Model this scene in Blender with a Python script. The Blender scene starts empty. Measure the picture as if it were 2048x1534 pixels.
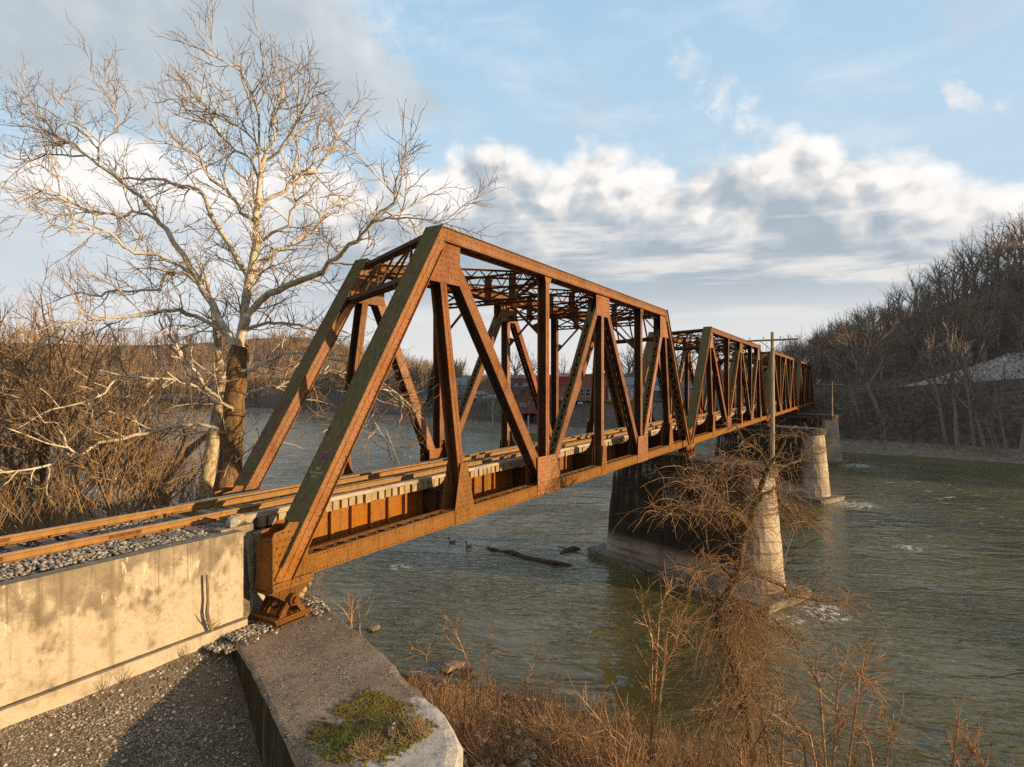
import bpy, math, random
import numpy as np
from mathutils import Vector, Matrix
R = math.radians
S = bpy.context.scene
COL = S.collection
CAM = np.array((-9.5164, -11.0094, 4.3657))
YAW, PITCH, ROLL, FPX = 0.543, 0.0028, 0.0008, 1174.47
FWD = np.array((math.cos(YAW)*math.cos(PITCH), math.sin(YAW)*math.cos(PITCH), math.sin(PITCH)))
RGT = np.array((math.sin(YAW), -math.cos(YAW), 0.0))
UPV = np.cross(RGT, FWD)
RG2 = RGT*math.cos(ROLL)+UPV*math.sin(ROLL)
UP2 = UPV*math.cos(ROLL)-RGT*math.sin(ROLL)
WATER = -9.5

def ray(u, v):
    return FWD+RG2*(u-1024)/FPX-UP2*(v-767)/FPX
def at(u, v, depth):          # world point that the photograph shows at pixel u, v when it stands `depth` metres ahead
    return CAM+ray(u, v)*depth
def at_z(u, v, z):
    r = ray(u, v); return CAM+r*((z-CAM[2])/r[2])
def lerp(a, b, t): return a+(b-a)*t

BASE = {}
def link(o, parent=None):
    COL.objects.link(o)
    if parent is not None: o.parent = parent
    return o
def tag(o, label=None, cat=None, group=None, kind=None):
    if label: o['label'] = label
    if cat: o['category'] = cat
    if group: o['group'] = group
    if kind: o['kind'] = kind
    return o
def empty(name, loc, label, cat, group=None):
    o = bpy.data.objects.new(name, None); o.location = loc; o.empty_display_size = .3
    link(o); BASE[o.name] = np.array(loc, float)
    return tag(o, label, cat, group)

class MB:                      # collects shapes, builds ONE mesh object
    def __init__(s): s.v = []; s.f = []; s.m = []; s.mi = 0; s.rv = 9
    def add(s, vs, fs):
        n = len(s.v); s.v += [tuple(map(float, p)) for p in vs]
        s.f += [tuple(i+n for i in f) for f in fs]; s.m += [s.mi]*len(fs)
    def hexa(s, p):            # 8 corners: 4 bottom, 4 top
        s.add(p, [(3,2,1,0),(4,5,6,7),(0,1,5,4),(1,2,6,5),(2,3,7,6),(3,0,4,7)])
    def box(s, c, d, ax=None):
        c = np.array(c, float); X, Y, Z = (np.eye(3) if ax is None else np.array(ax, float))
        x, y, z = X*d[0]/2, Y*d[1]/2, Z*d[2]/2
        s.hexa([c-x-y-z, c+x-y-z, c+x+y-z, c-x+y-z, c-x-y+z, c+x-y+z, c+x+y+z, c-x+y+z])
    def span(s, x0, x1, y0, y1, z0, z1):
        s.box(((x0+x1)/2, (y0+y1)/2, (z0+z1)/2), (x1-x0, y1-y0, z1-z0))
    def bar(s, p, q, w, h, up=(0,0,1)):
        p, q = np.array(p, float), np.array(q, float); u = q-p; L = np.linalg.norm(u)
        if L < 1e-6: return
        u /= L; up = np.array(up, float); sd = np.cross(u, up)
        if np.linalg.norm(sd) < 1e-4: sd = np.cross(u, (1,0,0))
        sd /= np.linalg.norm(sd); up = np.cross(sd, u)
        s.box((p+q)/2, (L, w, h), (u, sd, up))
    def prism(s, poly, ext):
        poly = [np.array(p, float) for p in poly]; e = np.array(ext, float); n = len(poly)
        s.add(poly+[p+e for p in poly], [tuple(range(n))[::-1], tuple(range(n, 2*n))]+[(i, (i+1)%n, n+(i+1)%n, n+i) for i in range(n)])
    def tube(s, pts, rad, n=6, cap=True):
        P = [np.array(p, float) for p in pts]; vs = []; k = len(P)
        ref = np.array((0.31, 0.17, 0.93))
        for i in range(k):
            t = P[min(i+1, k-1)]-P[max(i-1, 0)]; t /= (np.linalg.norm(t)+1e-9)
            a = np.cross(t, ref)
            if np.linalg.norm(a) < .05: a = np.cross(t, (1,0,0))
            a /= np.linalg.norm(a); b = np.cross(t, a); r = rad[i] if hasattr(rad, '__len__') else rad
            for j in range(n):
                g = 2*math.pi*j/n; vs.append(P[i]+r*(math.cos(g)*a+math.sin(g)*b))
        fs = [(i*n+j, i*n+(j+1)%n, (i+1)*n+(j+1)%n, (i+1)*n+j) for i in range(k-1) for j in range(n)]
        if cap: fs += [tuple(range(n))[::-1], tuple((k-1)*n+j for j in range(n))]
        s.add(vs, fs)
    def blob(s, c, r, rng, sq=(1,1,1)):    # rough stone
        c = np.array(c, float); t = (1+5**.5)/2
        ico = np.array([(-1,t,0),(1,t,0),(-1,-t,0),(1,-t,0),(0,-1,t),(0,1,t),(0,-1,-t),(0,1,-t),(t,0,-1),(t,0,1),(-t,0,-1),(-t,0,1)])/1.9
        fs = [(0,11,5),(0,5,1),(0,1,7),(0,7,10),(0,10,11),(1,5,9),(5,11,4),(11,10,2),(10,7,6),(7,1,8),(3,9,4),(3,4,2),(3,2,6),(3,6,8),(3,8,9),(4,9,5),(2,4,11),(6,2,10),(8,6,7),(9,8,1)]
        a = rng.uniform(0, 6.28); ca, sa = math.cos(a), math.sin(a); vs = []
        for p in ico:
            q = p*r*rng.uniform(.72, 1.2)*np.array(sq); vs.append(c+np.array((q[0]*ca-q[1]*sa, q[0]*sa+q[1]*ca, q[2])))
        s.add(vs, fs)
    def rivets(s, p, q, step, nrm, r=.023, h=.02):
        p, q, nrm = np.array(p, float), np.array(q, float), np.array(nrm, float); L = np.linalg.norm(q-p); k = max(1, int(L/step))
        u = (q-p)/(L+1e-9)
        if L < 1e-5: u = np.cross(nrm, (.3, .2, .9)); u /= np.linalg.norm(u)
        w = np.cross(nrm, u); o = r*.7; keep = s.mi; s.mi = s.rv
        for i in range(k+1):
            c = p+(q-p)*(i/k)
            s.add([c+u*r, c+u*o+w*o, c+w*r, c-u*o+w*o, c-u*r, c-u*o-w*o, c-w*r, c+u*o-w*o, c+nrm*h],
                  [(0,1,8),(1,2,8),(2,3,8),(3,4,8),(4,5,8),(5,6,8),(6,7,8),(7,0,8)])
        s.mi = keep
    def build(s, name, mats, parent=None, base=None, smooth=False):
        b = BASE[parent.name] if parent is not None else (np.zeros(3) if base is None else np.array(base, float))
        me = bpy.data.meshes.new(name)
        me.from_pydata([tuple(np.array(v)-b) for v in s.v], [], s.f)
        mats = list(mats) if isinstance(mats, (list, tuple)) else [mats]
        if 9 in s.m: s.m = [len(mats) if k == 9 else k for k in s.m]; mats.append(RIVET)
        for m in mats: me.materials.append(m)
        me.polygons.foreach_set('material_index', s.m)
        if smooth: me.polygons.foreach_set('use_smooth', [True]*len(me.polygons))
        me.update()
        o = bpy.data.objects.new(name, me)
        if parent is None: o.location = b
        link(o, parent); BASE[o.name] = b
        return o

def np_mesh(name, V, F, mat, smooth=True, midx=None):       # V (n,3), F (m,4) quads or (m,3) tris
    me = bpy.data.meshes.new(name); V = np.asarray(V, np.float32); F = np.asarray(F, np.int32); k = F.shape[1]
    me.vertices.add(len(V)); me.vertices.foreach_set('co', V.ravel())
    me.loops.add(F.size); me.loops.foreach_set('vertex_index', F.ravel())
    me.polygons.add(len(F)); me.polygons.foreach_set('loop_start', np.arange(0, F.size, k, dtype=np.int32))
    try: me.polygons.foreach_set('loop_total', np.full(len(F), k, np.int32))
    except Exception: pass
    if smooth: me.polygons.foreach_set('use_smooth', np.ones(len(F), bool))
    for m in (mat if isinstance(mat, (list, tuple)) else [mat]): me.materials.append(m)
    if midx is not None: me.polygons.foreach_set('material_index', np.asarray(midx, np.int32))
    me.update(calc_edges=True); me.validate()
    return me

def tubes_np(lines, k):        # lines: list of (pts (n,3), radii (n,)); k sides -> V, F
    by = {}
    for p, r in lines: by.setdefault(len(p), []).append((p, r))
    VV, FF, off = [], [], 0
    for n, ls in by.items():
        P = np.array([l[0] for l in ls], float); Rr = np.array([l[1] for l in ls], float); m = len(ls)
        T = np.empty_like(P); T[:, 1:-1] = P[:, 2:]-P[:, :-2]; T[:, 0] = P[:, 1]-P[:, 0]; T[:, -1] = P[:, -1]-P[:, -2]
        T /= np.linalg.norm(T, axis=2, keepdims=True)+1e-9
        ref = np.array((.31, .17, .93)); ref = ref/np.linalg.norm(ref)
        A = np.cross(T, ref); bad = np.linalg.norm(A, axis=2) < .12
        A[bad] = np.cross(T[bad], np.array((1., .2, 0)))
        A /= np.linalg.norm(A, axis=2, keepdims=True)+1e-9; B = np.cross(T, A)
        g = np.arange(k)*2*math.pi/k
        V = P[:, :, None]+Rr[:, :, None, None]*(np.cos(g)[None, None, :, None]*A[:, :, None]+np.sin(g)[None, None, :, None]*B[:, :, None])
        idx = np.arange(m*n*k).reshape(m, n, k)+off; nx = np.roll(idx, -1, axis=2)
        F = np.stack([idx[:, :-1], nx[:, :-1], nx[:, 1:], idx[:, 1:]], axis=-1).reshape(-1, 4)
        VV.append(V.reshape(-1, 3)); FF.append(F); off += m*n*k
    if not VV: return np.zeros((0, 3)), np.zeros((0, 4), int)
    return np.concatenate(VV), np.concatenate(FF)

# ------------------------------------------------------------------ materials
def nt(m):
    m.use_nodes = True; t = m.node_tree; t.nodes.clear(); return t
def N(t, typ, ins=None, **kw):
    n = t.nodes.new('ShaderNode'+typ)
    for k, v in kw.items(): setattr(n, k, v)
    for k, v in (ins or {}).items():
        if isinstance(v, bpy.types.NodeSocket): t.links.new(v, n.inputs[k])
        else: n.inputs[k].default_value = v
    return n
def ramp(t, fac, stops):
    n = t.nodes.new('ShaderNodeValToRGB'); e = n.color_ramp.elements
    while len(e) > 1: e.remove(e[-1])
    for i, (p, c) in enumerate(stops):
        x = e[0] if i == 0 else e.new(p)
        x.position = p; x.color = (*c, 1) if len(c) == 3 else c
    t.links.new(fac, n.inputs[0]); return n.outputs[0]
def mix(t, fac, a, b, bt='MIX'):
    n = t.nodes.new('ShaderNodeMix'); n.data_type = 'RGBA'; n.blend_type = bt
    for k, v in ((0, fac), (6, a), (7, b)):
        if isinstance(v, bpy.types.NodeSocket): t.links.new(v, n.inputs[k])
        else: n.inputs[k].default_value = v if k == 0 else ((*v, 1) if len(v) == 3 else v)
    return n.outputs[2]
def math_(t, op, a, b=0., c=None):
    n = t.nodes.new('ShaderNodeMath'); n.operation = op
    for i, v in enumerate((a, b) if c is None else (a, b, c)):
        if isinstance(v, bpy.types.NodeSocket): t.links.new(v, n.inputs[i])
        else: n.inputs[i].default_value = v
    return n.outputs[0]
def mapr(t, v, a, b, c=0., d=1., smooth=True):
    n = t.nodes.new('ShaderNodeMapRange'); n.interpolation_type = 'SMOOTHSTEP' if smooth else 'LINEAR'
    t.links.new(v, n.inputs[0])
    for i, x in enumerate((a, b, c, d)):
        if isinstance(x, bpy.types.NodeSocket): t.links.new(x, n.inputs[i+1])
        else: n.inputs[i+1].default_value = x
    return n.outputs[0]
def noise(t, vec, scale, detail=6, rough=.55, dist=0.):
    n = N(t, 'TexNoise', {'Scale': scale, 'Detail': detail, 'Roughness': rough, 'Distortion': dist})
    if vec is not None: t.links.new(vec, n.inputs['Vector'])
    return n.outputs[0]
def mapping(t, vec, sc=(1,1,1), loc=(0,0,0), rot=(0,0,0)):
    return N(t, 'Mapping', {'Vector': vec, 'Scale': sc, 'Location': loc, 'Rotation': rot}).outputs[0]
def wpos(t): return N(t, 'NewGeometry').outputs['Position']
def finish(t, col, rough=.85, bump=None, dist=.02, strength=.6, spec=.3, metal=0.):
    b = N(t, 'BsdfPrincipled', {'Base Color': col if isinstance(col, bpy.types.NodeSocket) else (*col, 1), 'Roughness': rough, 'Specular IOR Level': spec, 'Metallic': metal})
    if bump is not None:
        n = N(t, 'Bump', {'Strength': strength, 'Distance': dist, 'Height': bump}); t.links.new(n.outputs[0], b.inputs['Normal'])
    o = N(t, 'OutputMaterial'); t.links.new(b.outputs[0], o.inputs[0]); return b

def simple(name, stops, scale=3., rough=.85, bscale=None, dist=.02, detail=6, sc=(1,1,1), spec=.3, strength=.6):
    m = bpy.data.materials.new(name); t = nt(m); p = mapping(t, wpos(t), sc)
    c = ramp(t, noise(t, p, scale, detail, .6), stops)
    b = noise(t, p, bscale, 6, .65) if bscale else None
    finish(t, c, rough, b, dist, strength, spec); return m

def rust_mat(name, tone=1., olive=0.):
    m = bpy.data.materials.new(name); t = nt(m); p = wpos(t)
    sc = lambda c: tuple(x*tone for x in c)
    n1 = noise(t, p, .9, 5, .6)
    st = noise(t, mapping(t, p, (5, 5, .45)), 1.6, 5, .65)
    n3 = noise(t, p, 14., 6, .7)
    c = ramp(t, n1, [(.3, sc((.19,.085,.05))), (.45, sc((.30,.155,.09))), (.58, sc((.36,.2,.12))), (.72, sc((.24,.11,.055)))])
    low = mapr(t, math_(t, 'ADD', N(t, 'SeparateXYZ', {0: p}).outputs[2], math_(t, 'MULTIPLY', noise(t, p, .5, 4, .6), 3.)), 4.5, .8)
    c = mix(t, math_(t, 'MULTIPLY', low, .75), c, ramp(t, noise(t, p, 1.3, 5, .6), [(.3, sc((.24,.10,.03))), (.5, sc((.38,.17,.045))), (.7, sc((.30,.125,.04)))]))
    c = mix(t, math_(t, 'MULTIPLY', mapr(t, st, .46, .7), .8), c, sc((.40,.165,.05)))
    c = mix(t, math_(t, 'MULTIPLY', mapr(t, noise(t, mapping(t, p, (7, 7, .6), (4, 2, 1)), 2.2, 6, .7), .54, .68), .75), c, sc((.11,.045,.025)))
    c = mix(t, math_(t, 'MULTIPLY', mapr(t, n3, .46, .7), .7), c, sc((.11,.05,.032)))
    c = mix(t, math_(t, 'MULTIPLY', mapr(t, noise(t, mapping(t, p, loc=(9,4,2)), 5., 6, .75), .55, .7), .6), c, sc((.42,.22,.09)))
    n4 = noise(t, p, 2.3, 4, .6)
    c = mix(t, math_(t, 'MULTIPLY', mapr(t, n4, .56, .72), .55), c, sc((.30,.2,.05)))
    hv = N(t, 'HueSaturation', {'Hue': mapr(t, N(t, 'ObjectInfo').outputs['Random'], 0, 1, .494, .507, False), 'Saturation': mapr(t, math_(t, 'FRACT', math_(t, 'MULTIPLY', N(t, 'ObjectInfo').outputs['Random'], 7.13)), 0, 1, .98, 1.18, False), 'Value': mapr(t, math_(t, 'FRACT', math_(t, 'MULTIPLY', N(t, 'ObjectInfo').outputs['Random'], 3.37)), 0, 1, .6, .95, False), 'Color': c}); c = hv.outputs[0]
    if olive > 0:
        g = noise(t, p, 1.1, 5, .6); s2 = noise(t, mapping(t, p, (4, 7, .4)), 2., 5, .7)
        o = ramp(t, s2, [(.3, (.085,.07,.03)), (.5, (.15,.125,.05)), (.7, (.25,.18,.08))])
        o = mix(t, mapr(t, g, .52, .68), o, (.17,.065,.045))
        c = mix(t, olive, c, o)
    finish(t, c, .88, noise(t, p, 30, 5, .7), .009, .8, .2); return m

RIVET = rust_mat('rivet_head', .62); RUST = rust_mat('rusty_steel'); RUSTD = rust_mat('rusty_steel_dull', .6); WEBM = rust_mat('shade_darkened_steel', .3)  # WEBM: rust tone darkened to paint shade into webs, lattices, portals, floor beams
OLIVE = rust_mat('mossy_steel', .6, .93)
RAILM = simple('rail_rust', [(.3,(.22,.11,.035)),(.6,(.33,.18,.055)),(.8,(.2,.10,.04))], 5., .8, 30, .004, sc=(1,1,.3))
RAILTOP = simple('rail_running_face', [(.3,(.16,.15,.15)),(.7,(.28,.26,.25))], 8., .35, spec=.6)
TIMBER = simple('weathered_timber', [(.25,(.20,.16,.115)),(.5,(.38,.31,.22)),(.75,(.5,.42,.31))], 3., .9, 24, .006, sc=(.5,3,3))
TIEM = simple('grey_tie_timber', [(.25,(.07,.06,.05)),(.5,(.17,.145,.12)),(.75,(.27,.23,.185))], 3., .92, 22, .008, sc=(3,.5,3))
TIEEND = simple('bridge_tie_timber', [(.25,(.19,.13,.07)),(.5,(.34,.25,.14)),(.75,(.42,.34,.22))], 2.3, .92, 26, .006, sc=(2,1.5,1.5))
PLATEM = simple('sign_faded_red', [(.35,(.15,.055,.05)),(.6,(.24,.10,.085)),(.8,(.12,.05,.04))], 14., .7)
STENCIL = simple('stencil_paint', [(.35,(.5,.43,.2)),(.7,(.75,.68,.38))], 30., .8)

def concrete(name, lo, hi, stain=(.09,.065,.04), z0=-1., z1=1.25, dark=.5, streak=1.):
    m = bpy.data.materials.new(name); t = nt(m); p = wpos(t)
    base = ramp(t, noise(t, p, .8, 8, .62), [(.3, lo), (.5, tuple((a+b)/2 for a, b in zip(lo, hi))), (.68, hi)])
    st = noise(t, mapping(t, p, (3.2, 3.2, .12)), 1.5, 6, .65)
    z = N(t, 'SeparateXYZ', {0: p}).outputs[2]
    hgt = mapr(t, z, z0, z1)
    f = math_(t, 'MULTIPLY', mapr(t, math_(t, 'ADD', st, math_(t, 'MULTIPLY', hgt, .3)), .55, .8), streak)
    c = mix(t, f, base, stain)
    blot = noise(t, p, 2.1, 8, .7)
    c = mix(t, math_(t, 'MULTIPLY', mapr(t, blot, .52, .66), dark), c, tuple(x*.5 for x in lo))
    pale = noise(t, mapping(t, p, (1.4, 1.4, .7), (7,3,1)), 1.6, 8, .7)
    c = mix(t, math_(t, 'MULTIPLY', mapr(t, pale, .56, .64), .65), c, tuple(min(.62, x*1.25) for x in hi))
    c = mix(t, math_(t, 'MULTIPLY', mapr(t, noise(t, p, 28, 6, .75), .5, .7), .55), c, tuple(x*.4 for x in lo))
    c = mix(t, math_(t, 'MULTIPLY', mapr(t, noise(t, mapping(t, p, loc=(5,5,5)), 34, 4, .7), .60, .70), .6), c, tuple(min(.6, x*1.7) for x in hi))
    finish(t, c, .92, math_(t, 'ADD', noise(t, p, 22, 8, .7), math_(t, 'MULTIPLY', blot, 1.5)), .02, .55, .2); return m

def wall_mat():
    m = bpy.data.materials.new('wall_concrete'); t = nt(m); p = wpos(t); z = N(t, 'SeparateXYZ', {0: p}).outputs[2]
    big = noise(t, mapping(t, p, (1, 1, .8)), .9, 8, .68); mid = noise(t, p, 2.6, 9, .72); fine = noise(t, p, 26, 6, .7)
    dr = noise(t, mapping(t, p, (9, 9, .16)), 1.1, 7, .72); dr2 = noise(t, mapping(t, p, (2.2, 2.2, .10), (3,0,0)), 1.1, 6, .65)
    grey = ramp(t, mid, [(.3, (.17,.135,.09)), (.5, (.26,.21,.14)), (.7, (.34,.28,.195))])
    pale = ramp(t, mid, [(.3, (.29,.235,.15)), (.44, (.43,.355,.24)), (.56, (.51,.44,.315)), (.68, (.36,.29,.19))])
    big = noise(t, mapping(t, p, (1, 1, .9)), 1.3, 9, .74)
    f = math_(t, 'ADD', mapr(t, z, 1.25, .2, 0., .33, False), math_(t, 'ADD', math_(t, 'MULTIPLY', big, 1.35), math_(t, 'MULTIPLY', mid, .6)))
    c = mix(t, math_(t, 'MULTIPLY', mapr(t, f, 1.02, 1.24), .9), grey, pale)
    c = mix(t, math_(t, 'MULTIPLY', mapr(t, math_(t, 'ADD', dr, mapr(t, z, -.4, 1.2, -.05, .10, False)), .56, .70), .55), c, (.13,.10,.062))
    c = mix(t, math_(t, 'MULTIPLY', mapr(t, dr2, .54, .66), .5), c, (.19,.15,.095))
    c = mix(t, math_(t, 'MULTIPLY', mapr(t, noise(t, mapping(t, p, (3,3,.7), (8,1,4)), 1.3, 8, .75), .60, .66), .8), c, (.70,.63,.49))
    c = mix(t, math_(t, 'MULTIPLY', mapr(t, noise(t, p, 1.5, 9, .8), .60, .67), .5), c, (.12,.085,.045))
    c = mix(t, math_(t, 'MULTIPLY', mapr(t, fine, .52, .7), .3), c, (.16,.12,.075))
    finish(t, c, .92, math_(t, 'ADD', fine, math_(t, 'MULTIPLY', mid, 1.5)), .018, .6, .2); return m

def slab_mat():
    m = bpy.data.materials.new('slab_concrete'); t = nt(m); p = wpos(t); sx = N(t, 'SeparateXYZ', {0: p})
    n1 = noise(t, p, 1.1, 8, .68); n2 = noise(t, p, 5., 8, .75); n3 = noise(t, p, 55., 3, .7); vo = N(t, 'TexVoronoi', {'Vector': p, 'Scale': 60.}); cell = N(t, 'SeparateXYZ', {0: vo.outputs['Color']}).outputs[0]
    c = ramp(t, n1, [(.3, (.17,.12,.078)), (.5, (.26,.19,.13)), (.7, (.37,.28,.2))])
    c = mix(t, mapr(t, n2, .48, .68), c, (.13,.092,.06))
    sp = math_(t, 'ADD', math_(t, 'MULTIPLY', n1, 2.2), math_(t, 'ADD', math_(t, 'MULTIPLY', n2, .9), math_(t, 'MULTIPLY', sx.outputs[1], -.42)))
    lime = ramp(t, n2, [(.3, (.30,.26,.21)), (.5, (.52,.47,.40)), (.7, (.66,.61,.53))])
    c = mix(t, mapr(t, sp, 3.42, 3.62), c, lime)
    pits = noise(t, mapping(t, p, loc=(3, 3, 0)), 13., 6, .75)
    c = mix(t, math_(t, 'MULTIPLY', mapr(t, pits, .56, .64), .75), c, (.055,.045,.034))
    c = mix(t, math_(t, 'MULTIPLY', mapr(t, cell, .86, .9), mapr(t, n2, .4, .6)), c, (.6,.55,.47))
    finish(t, c, .95, math_(t, 'ADD', math_(t, 'MULTIPLY', n3, .8), math_(t, 'ADD', n2, math_(t, 'MULTIPLY', pits, 1.2))), .022, .8, .15); return m
# ------------------------------------------------------------------ truss bridge: X along the line, Y to the left, Z up
SKEW, YN0, YN1, YF0, YF1 = 2.2954, 0.0, 0.5, 5.39, 5.89
ZB0, ZB1, ZT0, ZT1 = 0.0, 0.443, 8.76, 9.16
ZCB, ZCT = .22, 8.96

class Fr:                       # plane frame of a member running from A to B (x, z)
    def __init__(s, A, B):
        s.A = np.array(A, float); d = np.array(B, float)-s.A; s.L = float(np.hypot(*d)); s.u = d/s.L; s.n = np.array((-s.u[1], s.u[0]))
    def P(s, t, o, y):
        q = s.A+s.u*t+s.n*o; return np.array((q[0], y, q[1]))
    @property
    def u3(s): return np.array((s.u[0], 0, s.u[1]))
    @property
    def n3(s): return np.array((s.n[0], 0, s.n[1]))
    def slab(s, mb, t0, t1, n0, n1, y0, y1):
        mb.hexa([s.P(t0,n0,y0), s.P(t1,n0,y0), s.P(t1,n0,y1), s.P(t0,n0,y1), s.P(t0,n1,y0), s.P(t1,n1,y0), s.P(t1,n1,y1), s.P(t0,n1,y1)])
    def lacing(s, mb, t0, t1, off, ya, yb, pitch, w=.055, dbl=False):
        k = max(2, int((t1-t0)/pitch)); dt = (t1-t0)/k
        for i in range(k):
            a, b = (ya, yb) if i % 2 == 0 else (yb, ya)
            mb.bar(s.P(t0+i*dt, off, a), s.P(t0+(i+1)*dt, off+.0, b), w, .012, s.n3)
            if dbl: mb.bar(s.P(t0+i*dt, off+.016, b), s.P(t0+(i+1)*dt, off+.016, a), w, .012, s.n3)

def inpoly(x, z, poly):
    c = False; j = len(poly)-1
    for i in range(len(poly)):
        if (poly[i][1] > z) != (poly[j][1] > z) and x < (poly[j][0]-poly[i][0])*(z-poly[i][1])/(poly[j][1]-poly[i][1])+poly[i][0]: c = not c
        j = i
    return c
def shrink(poly, d):
    c = np.mean(np.array(poly), axis=0); return [tuple(np.array(p)+(c-np.array(p))/max(.01, np.linalg.norm(c-np.array(p)))*d) for p in poly]

def gusset(root, poly, ylo, yhi, rv, name='gusset_plate', step=.155, inset=False):
    ylo, yhi = (ylo+.051, yhi-.051) if inset else (ylo, yhi)
    for y0, y1 in ((ylo-.024, ylo-.004), (yhi+.004, yhi+.024)):
        mb = MB(); mb.prism([(x, y0, z) for x, z in poly], (0, y1-y0, 0))
        if rv and y0 < ylo:
            q = shrink(poly, .07); P = np.array(poly); r_ = 0
            z = P[:, 1].min()+.06
            while z < P[:, 1].max()-.03:
                x = P[:, 0].min()+.06+(step/2 if r_ % 2 else 0)
                while x < P[:, 0].max()-.03:
                    if inpoly(x, z, q) and (int(x*7.3)+int(z*5.1)) % 5: mb.rivets((x, ylo-.024, z), (x, ylo-.024, z), 1, (0,-1,0))
                    x += step
                z += step; r_ += 1
        mb.build(name, RUST, root)

def chord(root, name, x0, x1, z0, z1, ylo, yhi, rv, top):
    f = Fr((x0, z0), (x1, z0)); L = x1-x0; h = z1-z0; mb = MB()
    for y0, y1, s in ((ylo, ylo+.025, 1), (yhi-.025, yhi, -1)):
        f.slab(mb, 0, L, 0, h, y0, y1)
        if not top:
            for n0 in (.004, h-.018): f.slab(mb, .002, L-.002, n0, n0+.014, min(y0+.02*s, y0+.11*s) if s > 0 else y1-.11, max(y0+.11, y0+.02) if s > 0 else y1-.02)
    if top:
        for y0, y1 in ((ylo-.075, ylo+.09), (yhi-.09, yhi+.075)): f.slab(mb, .1, L-.1, -.014, .002, y0, y1)
        for y0 in (ylo-.016,):
            f.slab(mb, .05, L-.05, h-.15, h-.004, y0, y0+.02); f.slab(mb, .05, L-.05, .004, .11, y0, y0+.02)
    if rv:
        y = ylo-(.016 if top else 0)
        for z in ((z0+.05, z1-.11, z1-.05) if top else (z0+.05, z1-.05)):
            mb.rivets((x0+.1, y, z), (x1-.1, y, z), .1, (0,-1,0))
        if top: mb.rivets((x0+.3, ylo, z0+.2), (x1-.3, ylo, z0+.2), .42, (0,-1,0))
        else:
            k = 0
            while x0+.5+k*1.45 < x1-.4:
                for dz in (.12, .32):
                    mb.rivets((x0+.5+k*1.45, ylo, z0+dz), (x0+.62+k*1.45, ylo, z0+dz), .1, (0,-1,0))
                k += 1
    o = mb.build(name, RUST, root)
    if top:
        m = MB(); f.slab(m, -.02, L+.02, h+.002, h+.022, ylo-.075, yhi+.075); f.slab(m, .15, L-.15, h+.022, h+.036, ylo+.02, yhi-.02)
        if rv: m.rivets((x0, ylo-.03, z1+.022), (x1, ylo-.03, z1+.022), .16, (0,0,1))
        m.build('cover_plate', [OLIVE], o)
    m = MB()
    if top: f.lacing(m, .2, L-.2, -.02, ylo+.03, yhi-.03, .42)
    else:
        f.lacing(m, .2, L-.2, h-.03, ylo+.07, yhi-.07, .36, .06, True); f.lacing(m, .2, L-.2, .03, ylo+.07, yhi-.07, .36)
        for x in np.arange(.3, L-.3, 5.8):
            f.slab(m, x-.3, x+.3, h-.014, h-.002, ylo+.03, yhi-.03)
    m.build('lattice', RUST, o)
    return o

def endpost(root, A, B, ylo, yhi, rv, flip):
    f = Fr(A, B); h = .40; mb = MB(); s = -1 if flip else 1
    t0, t1 = -.26, f.L+.155
    y_lo, y_hi = ylo-.005, yhi+.005
    o_ = lambda a, b: (min(a*s, b*s), max(a*s, b*s))
    for y0, y1 in ((y_lo, y_lo+.025), (y_hi-.025, y_hi)): f.slab(mb, t0, t1, -h/2, h/2, y0, y1)
    for y0, y1 in ((y_lo-.085, y_lo+.08), (y_hi-.08, y_hi+.085)): f.slab(mb, t0+.02, t1-.62, *o_(-h/2-.012, -h/2+.004), y0, y1)
    f.slab(mb, t0+.02, t1-.1, *o_(.03, h/2-.004), y_lo-.016, y_lo+.002); f.slab(mb, t0+.02, t1-.3, *o_(-h/2+.006, .005), y_lo-.016, y_lo+.002)
    if rv:
        for o in (h/2-.05, -h/2+.05): mb.rivets(f.P(t0+.1, o*s, y_lo-.016), f.P(t1-.4, o*s, y_lo-.016), .17, (0,-1,0))
        for t in (t1-.5, t1-.35, t1-.2): mb.rivets(f.P(t, -.1*s, y_lo-.016), f.P(t, .1*s, y_lo-.016), .1, (0,-1,0))
        mb.rivets(f.P(t0+.9, (-h/2+.004)*s, y_lo-.05), f.P(t1-1, (-h/2+.004)*s, y_lo-.05), .15, f.n3*s)
    o = mb.build('end_post', RUST, root)
    m = MB(); f.slab(m, t0+.3, t1+.015, *o_(h/2+.002, h/2+.022), y_lo-.085, y_hi+.085)
    if rv:
        for y in (y_lo-.045, y_hi+.045): m.rivets(f.P(t0+.85, (h/2+.022)*s, y), f.P(t1-.05, (h/2+.022)*s, y), .16, f.n3*s)
    m.build('cover_plate', [OLIVE], o)
    m = MB(); f.lacing(m, .7, f.L-.8, (-h/2-.02)*s, ylo+.03, yhi-.03, .42); m.build('lattice', RUST, o)
    return o, f

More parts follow.
